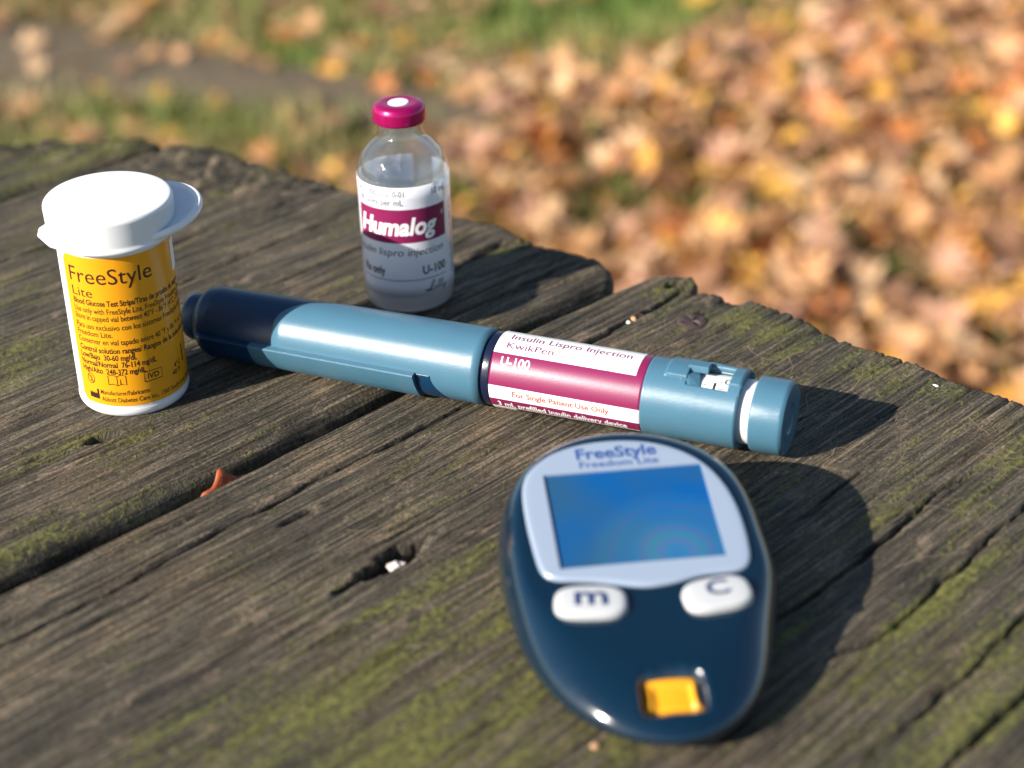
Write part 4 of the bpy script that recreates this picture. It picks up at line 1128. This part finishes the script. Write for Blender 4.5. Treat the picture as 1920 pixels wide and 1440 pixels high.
def smooth_closed(pts, n=120, harm=7, centre=(0, -10)):
    P = np.array(pts) - centre; th = np.arctan2(P[:, 1], P[:, 0]); r = np.hypot(P[:, 0], P[:, 1])
    A = [np.ones_like(th)]
    for k in range(1, harm + 1): A += [np.cos(k * th), np.sin(k * th)]
    co, *_ = np.linalg.lstsq(np.array(A).T, r, rcond=None)
    t = np.linspace(0, 2 * np.pi, n + 1)[:-1]
    B = [np.ones_like(t)]
    for k in range(1, harm + 1): B += [np.cos(k * t), np.sin(k * t)]
    rr_ = np.array(B).T @ co
    return np.stack([rr_ * np.cos(t), rr_ * np.sin(t)], 1) + centre
OUT = [(a * 1.022, b + (1.1 * float(sstep(0, 22, np.array(b))))) for a, b in OUT]
OUTS = smooth_closed(OUT, 300, 6)
def floor_h(a, b):          # height h (along NN) at which the point above the table reaches z = 0.4
    return (0.4 - (MO.z + E2.z * b * MK)) / NN.z / MK
def dome(q):                # gentle crown of the top face
    return .35 - .25 * q ** 2
def round0(b):              # relative radius at which the face starts to roll over
    return .83 - .21 * float(sstep(-12, -38, np.array(b)))
def top_h(q, a, b):
    fl = floor_h(a, b); t = min(1, max(0, (q - round0(b)) / (1 - round0(b))))
    return fl + (dome(q) - fl) * (.45 + .55 * math.sqrt(max(0, 1 - t * t)))
def meter_body():
    V = []; Fc = []; n = len(OUTS); c0 = np.array((0, -10.0))
    # (scale about the centre, fraction between floor (0) and the top rim (1), extra h)
    rings = [(q, None) for q in (.02, .2, .4, .5, .56, .60, .64, .67, .70, .73, .76, .79, .82, .85, .88, .905, .93, .95, .966, .98, .99, .997)]
    rings += [(1.0, .44), (1.0, .40), (.990, .385), (.992, .36), (.985, .27), (.962, .15), (.93, .06), (.89, .01), (.84, -.02), (.5, -.02)]
    for q, fr in rings:
        for (a, b) in OUTS:
            a2, b2 = c0 + (np.array((a, b)) - c0) * q
            if fr is None: h = top_h(q, a2, b2)
            else:
                fl = floor_h(a2, b2); h = fl + (dome(1) - fl) * fr
            # finger notch round the strip port
            if fr is None and abs(a2 - .3) < 8 and b2 < -35:
                k = float(sstep(5.7, 4.9, np.array(abs(a2 - .2)))) * float(sstep(-37.0 - .035 * (a2 - .3) ** 2, -38.2 - .035 * (a2 - .3) ** 2, np.array(b2))) * float(sstep(-45.6, -43.8, np.array(b2))); h = h - 3.2 * k * float(sstep(1.0, .95, np.array(q)))
            V.append(mp(a2, b2, h))
    V.append(mp(*(c0), dome(0)))
    for k in range(n): Fc.append((len(V) - 1, k, (k + 1) % n))
    for i in range(len(rings) - 1):
        for k in range(n): Fc.append((i * n + k, (i + 1) * n + k, (i + 1) * n + (k + 1) % n, i * n + (k + 1) % n))
    Fc.append(tuple((len(rings) - 1) * n + k for k in range(n - 1, -1, -1)))
    o = mesh_obj('body_shell', V, Fc, M_body, parent=meter)
    bm = bmesh.new(); bm.from_mesh(o.data); bmesh.ops.recalc_face_normals(bm, faces=bm.faces); bm.to_mesh(o.data); bm.free()
    md = o.modifiers.new('sub', 'SUBSURF'); md.levels = 1; md.render_levels = 1
    return o
mb = meter_body()
def surf_h(a, b):
    d = np.array((a, b)) - np.array((0, -10.0)); r = math.hypot(*d); th = math.atan2(d[1], d[0])
    T = np.arctan2(OUTS[:, 1] + 10, OUTS[:, 0]); k = int(np.argmin(np.abs(np.angle(np.exp(1j * (T - th)))))); R_ = math.hypot(OUTS[k, 0], OUTS[k, 1] + 10)
    return top_h(min(r / R_, .99), a, b)
def plate(name, outline, m, h0=.0, th=.5, inset=.5, parent=meter, hole=None, round_=.35):
    """plate following the domed face, with a rounded rim; outline (a,b) list"""
    P = np.array(outline); c = P.mean(0) if hole is None else P.mean(0)
    V = []; Fc = []; n = len(P)
    d = P - c; L = np.linalg.norm(d, axis=1, keepdims=True); dn = d / L
    rings = [(0, -.4), (0, th * .4), (.12, th * .75), (.35, th * .95), (.75, th)]
    for ins, h in rings:
        Q = P - dn * ins
        for a, b in Q: V.append(mp(a, b, surf_h(a, b) + h0 + h))
    if hole is None:
        base = Q - c
        fr_ = [.8, .55, .3, .1]
        for f_ in fr_:
            for a, b in c + base * f_: V.append(mp(a, b, surf_h(a, b) + h0 + th))
        k_ = len(rings) + len(fr_)
        V.append(mp(c[0], c[1], surf_h(*c) + h0 + th))
        for k in range(n): Fc.append((len(V) - 1, (k_ - 1) * n + k, (k_ - 1) * n + (k + 1) % n))
    else:
        H = np.array(hole); Hm = []
        # hole ring: radial projection of each outline direction to the rectangular hole
        x0, x1, y0, y1 = H[:, 0].min(), H[:, 0].max(), H[:, 1].min(), H[:, 1].max()
        hc = np.array(((x0 + x1) / 2, (y0 + y1) / 2))
        for a, b in Q:
            dd = np.array((a, b)) - hc; t = min((x1 - x0) / 2 / max(abs(dd[0]), 1e-6), (y1 - y0) / 2 / max(abs(dd[1]), 1e-6)); Hm.append(hc + dd * t)
        Hm = np.array(Hm)
        # snap the nearest points to the corners
        for cx, cy in ((x0, y0), (x1, y0), (x1, y1), (x0, y1)):
            k = int(np.argmin(np.hypot(Hm[:, 0] - cx, Hm[:, 1] - cy))); Hm[k] = (cx, cy)
        fr_ = [(.75, 0), (.5, 0), (.25, 0), (.0, 0), (.0, -1.2)]
        for f_, dh in fr_:
            for (a, b), (ha, hb) in zip(Q, Hm):
                x = ha + (a - ha) * f_; y = hb + (b - hb) * f_
                V.append(mp(x, y, surf_h(x, y) + h0 + th + dh))
        k_ = len(rings) + len(fr_)
    for i in range(k_ - 1):
        for k in range(n): Fc.append((i * n + k, i * n + (k + 1) % n, (i + 1) * n + (k + 1) % n, (i + 1) * n + k))
    o = mesh_obj(name, V, Fc, m, parent=parent)
    bm = bmesh.new(); bm.from_mesh(o.data); bmesh.ops.recalc_face_normals(bm, faces=bm.faces); bm.to_mesh(o.data); bm.free()
    top = max(o.data.polygons, key=lambda p: p.area)
    if top.normal.z < 0: o.data.flip_normals()
    autosmooth(o, 45)
    return o
BZ = [(20.1, 0.1), (20.3, -5.9), (20.0, -11.1), (19.5, -13.9), (18.4, -15.7), (16.2, -16.3), (13.1, -16.3), (10.0, -16.5), (5.8, -17.6), (2.4, -18.2), (-0.8, -18.3), (-4.7, -17.3), (-8.6, -16.2), (-12.5, -15.5), (-16.3, -14.9), (-18.3, -13.6), (-19.1, -11.6), (-19.6, -6.5),
      (-20.0, -0.0), (-20.0, 6.6), (-19.6, 10.3), (-18.6, 13.5), (-16.3, 16.2), (-12.5, 19.0), (-7.0, 20.9), (-0.3, 21.3), (5.7, 20.4), (10.6, 18.2), (14.6, 14.9), (17.3, 10.9), (19.2, 5.7)]
def chaikin(P, it=2):
    P = np.array(P, float)
    for _ in range(it):
        Q = np.roll(P, -1, 0); P = np.stack([P * .75 + Q * .25, P * .25 + Q * .75], 1).reshape(-1, 2)
    return P
SCW, SCH = 33 * .9304 / 2, 27 * .9304 / 2
BZS = chaikin(BZ)
# the window panel sits on the face's own plane; the bezel is raised slightly around it
bz = plate('bezel', BZS, M_bezel, h0=0.0, th=.75, hole=[(-SCW, -SCH), (SCW, SCH)])
def screen():
    V = []; Fc = []; nx, ny = 16, 14
    for j in range(ny + 1):
        for i in range(nx + 1):
            a = -SCW - .15 + (2 * SCW + .3) * i / nx; b = -SCH - .15 + (2 * SCH + .3) * j / ny
            V.append((a, b, 0))
    for j in range(ny):
        for i in range(nx): Fc.append((j * (nx + 1) + i, j * (nx + 1) + i + 1, (j + 1) * (nx + 1) + i + 1, (j + 1) * (nx + 1) + i))
    o = mesh_obj('screen', V, Fc, M_screen, parent=meter, smooth=False)
    # local frame on the face so that the painted rings and reflection use face coordinates
    org = MO - MB + NN * 0.55
    o.matrix_parent_inverse = Matrix.Identity(4)
    o.matrix_local = Matrix(((E1.x, E2.x, NN.x, org.x * MM), (E1.y, E2.y, NN.y, org.y * MM), (E1.z, E2.z, NN.z, org.z * MM), (0, 0, 0, 1))) @ Matrix.Scale(MK, 4)
    md = o.modifiers.new('thick', 'SOLIDIFY'); md.thickness = .4 * MM; md.offset = -1
screen()
def pill(cx, cy, hw, hh, ang, n=64, e=3.0):
    pts = []
    for k in range(n):
        t = 2 * math.pi * k / n; c, s = math.cos(t), math.sin(t)
        x = hw * math.copysign(abs(c) ** (2 / e), c); y = hh * math.copysign(abs(s) ** (2 / e), s)
        pts.append((cx + x * math.cos(ang) - y * math.sin(ang), cy + x * math.sin(ang) + y * math.cos(ang)))
    return pts
def button(name_label, cx, cy, hw, hh, ang):
    P = np.array(pill(cx, cy, hw, hh, ang)); c = np.array((cx, cy)); V = []; Fc = []; n = len(P)
    rings = [(1.03, -.6), (1.02, .2), (1.0, .9), (.97, 1.2), (.91, 1.42), (.8, 1.52), (.45, 1.58), (.2, 1.6)]
    for q, h in rings:
        for p in P:
            a, b = c + (p - c) * q; V.append(mp(a, b, surf_h(cx, cy) + h))
    V.append(mp(cx, cy, surf_h(cx, cy) + 1.6))
    for k in range(n): Fc.append((len(V) - 1, (len(rings) - 1) * n + k, (len(rings) - 1) * n + (k + 1) % n))
    for i in range(len(rings) - 1):
        for k in range(n): Fc.append((i * n + k, i * n + (k + 1) % n, (i + 1) * n + (k + 1) % n, (i + 1) * n + k))
    o = mesh_obj('button', V, Fc, M_btn, parent=meter); o['label'] = name_label
    bm = bmesh.new(); bm.from_mesh(o.data); bmesh.ops.recalc_face_normals(bm, faces=bm.faces); bm.to_mesh(o.data); bm.free()
    return o
b1 = button('white pill shaped button marked m', -11.0, -21.2, 6.4, 3.65, -.10)
b2 = button('white pill shaped button marked C', 11.7, -21.8, 6.2, 3.75, .12)
def flat(items, parent, name, m, h):
    wrap(items, parent, name, m, lambda x, y: mp(x, y, h(x, y)), 3.0)
def rot2(v, a): return np.stack([v[:, 0] * math.cos(a) - v[:, 1] * math.sin(a), v[:, 0] * math.sin(a) + v[:, 1] * math.cos(a)], 1)
v, f = text_geo('m', 5.9, 3.5 * .729 / .56, bold=.02); flat([(rot2(v, -.10), f, -14.0, -22.2)], b1, 'button_letter', M_btnink, lambda x, y: surf_h(-11, -21.2) + 1.66)
v, f = text_geo('C', 4.2, 3.6, bold=.02); flat([(rot2(v, .12), f, 9.9, -22.9)], b2, 'button_letter', M_btnink, lambda x, y: surf_h(11.7, -21.8) + 1.66)
a_, b_ = text_geo('FreeStyle', 15.7, 3.1, bold=.022); c_, d_ = text_geo('Freedom Lite', 15.4, 1.9, bold=.008)
M_bzink = mat('navy_bezel_ink', (0.02, 0.07, 0.24), 0.4)
flat([(a_, b_, -8.3, 16.1), (c_, d_, -8.0, 13.55)], bz, 'printed_text', M_bzink, lambda x, y: surf_h(x, y) + .80)
def port():
    # yellow strip port: block with a scooped tray
    hb = lambda b: surf_h(0, b)
    V = []; Fc = []; na, nb = 24, 20
    A0, A1, B0, B1 = -4.6, 5.0, -43.6, -38.0
    g = []
    for j in range(nb + 1):
        for i in range(na + 1):
            ta, tb = i / na, j / nb
            a = A0 + (A1 - A0) * ta; b = B0 + (B1 - B0) * tb
            a += .35 * math.sin(tb * math.pi) * (1 if ta < .5 else -1) * abs(ta - .5) * 2 * .8
            edge = min(ta, 1 - ta) * (A1 - A0)
            h = -1.35 - .02 * (a ** 2) - .95 * (1 - tb)
            # tray scooped out, open to the near end
            tray = float(sstep(.9, 1.7, np.array(edge))) * float(sstep(.84, .70, np.array(tb)))
            h -= .85 * tray
            rimr = min(edge, (tb) * (B1 - B0), (1 - tb) * (B1 - B0) + .4)
            h -= .5 * float(sstep(.7, 0, np.array(rimr)))
            V.append(mp(a, b, h))
    w = na + 1
    for j in range(nb):
        for i in range(na): Fc.append((j * w + i, j * w + i + 1, (j + 1) * w + i + 1, (j + 1) * w + i))
    loop = list(range(w)) + [j * w + na for j in range(1, nb + 1)] + [nb * w + i for i in range(na - 1, -1, -1)] + [j * w for j in range(nb - 1, 0, -1)]
    base = len(V)
    for k in loop:
        p = Vector(V[k]) - NN * 2.2; V.append(tuple(p))
    L = len(loop)
    for k in range(L): Fc.append((loop[k], base + k, base + (k + 1) % L, loop[(k + 1) % L]))
    o = mesh_obj('strip_port', V, Fc, M_port, parent=meter)
    bm = bmesh.new(); bm.from_mesh(o.data); bmesh.ops.recalc_face_normals(bm, faces=bm.faces); bm.to_mesh(o.data); bm.free()
    if o.data.polygons[0].normal.z < 0: o.data.flip_normals()
    autosmooth(o, 50)
port()
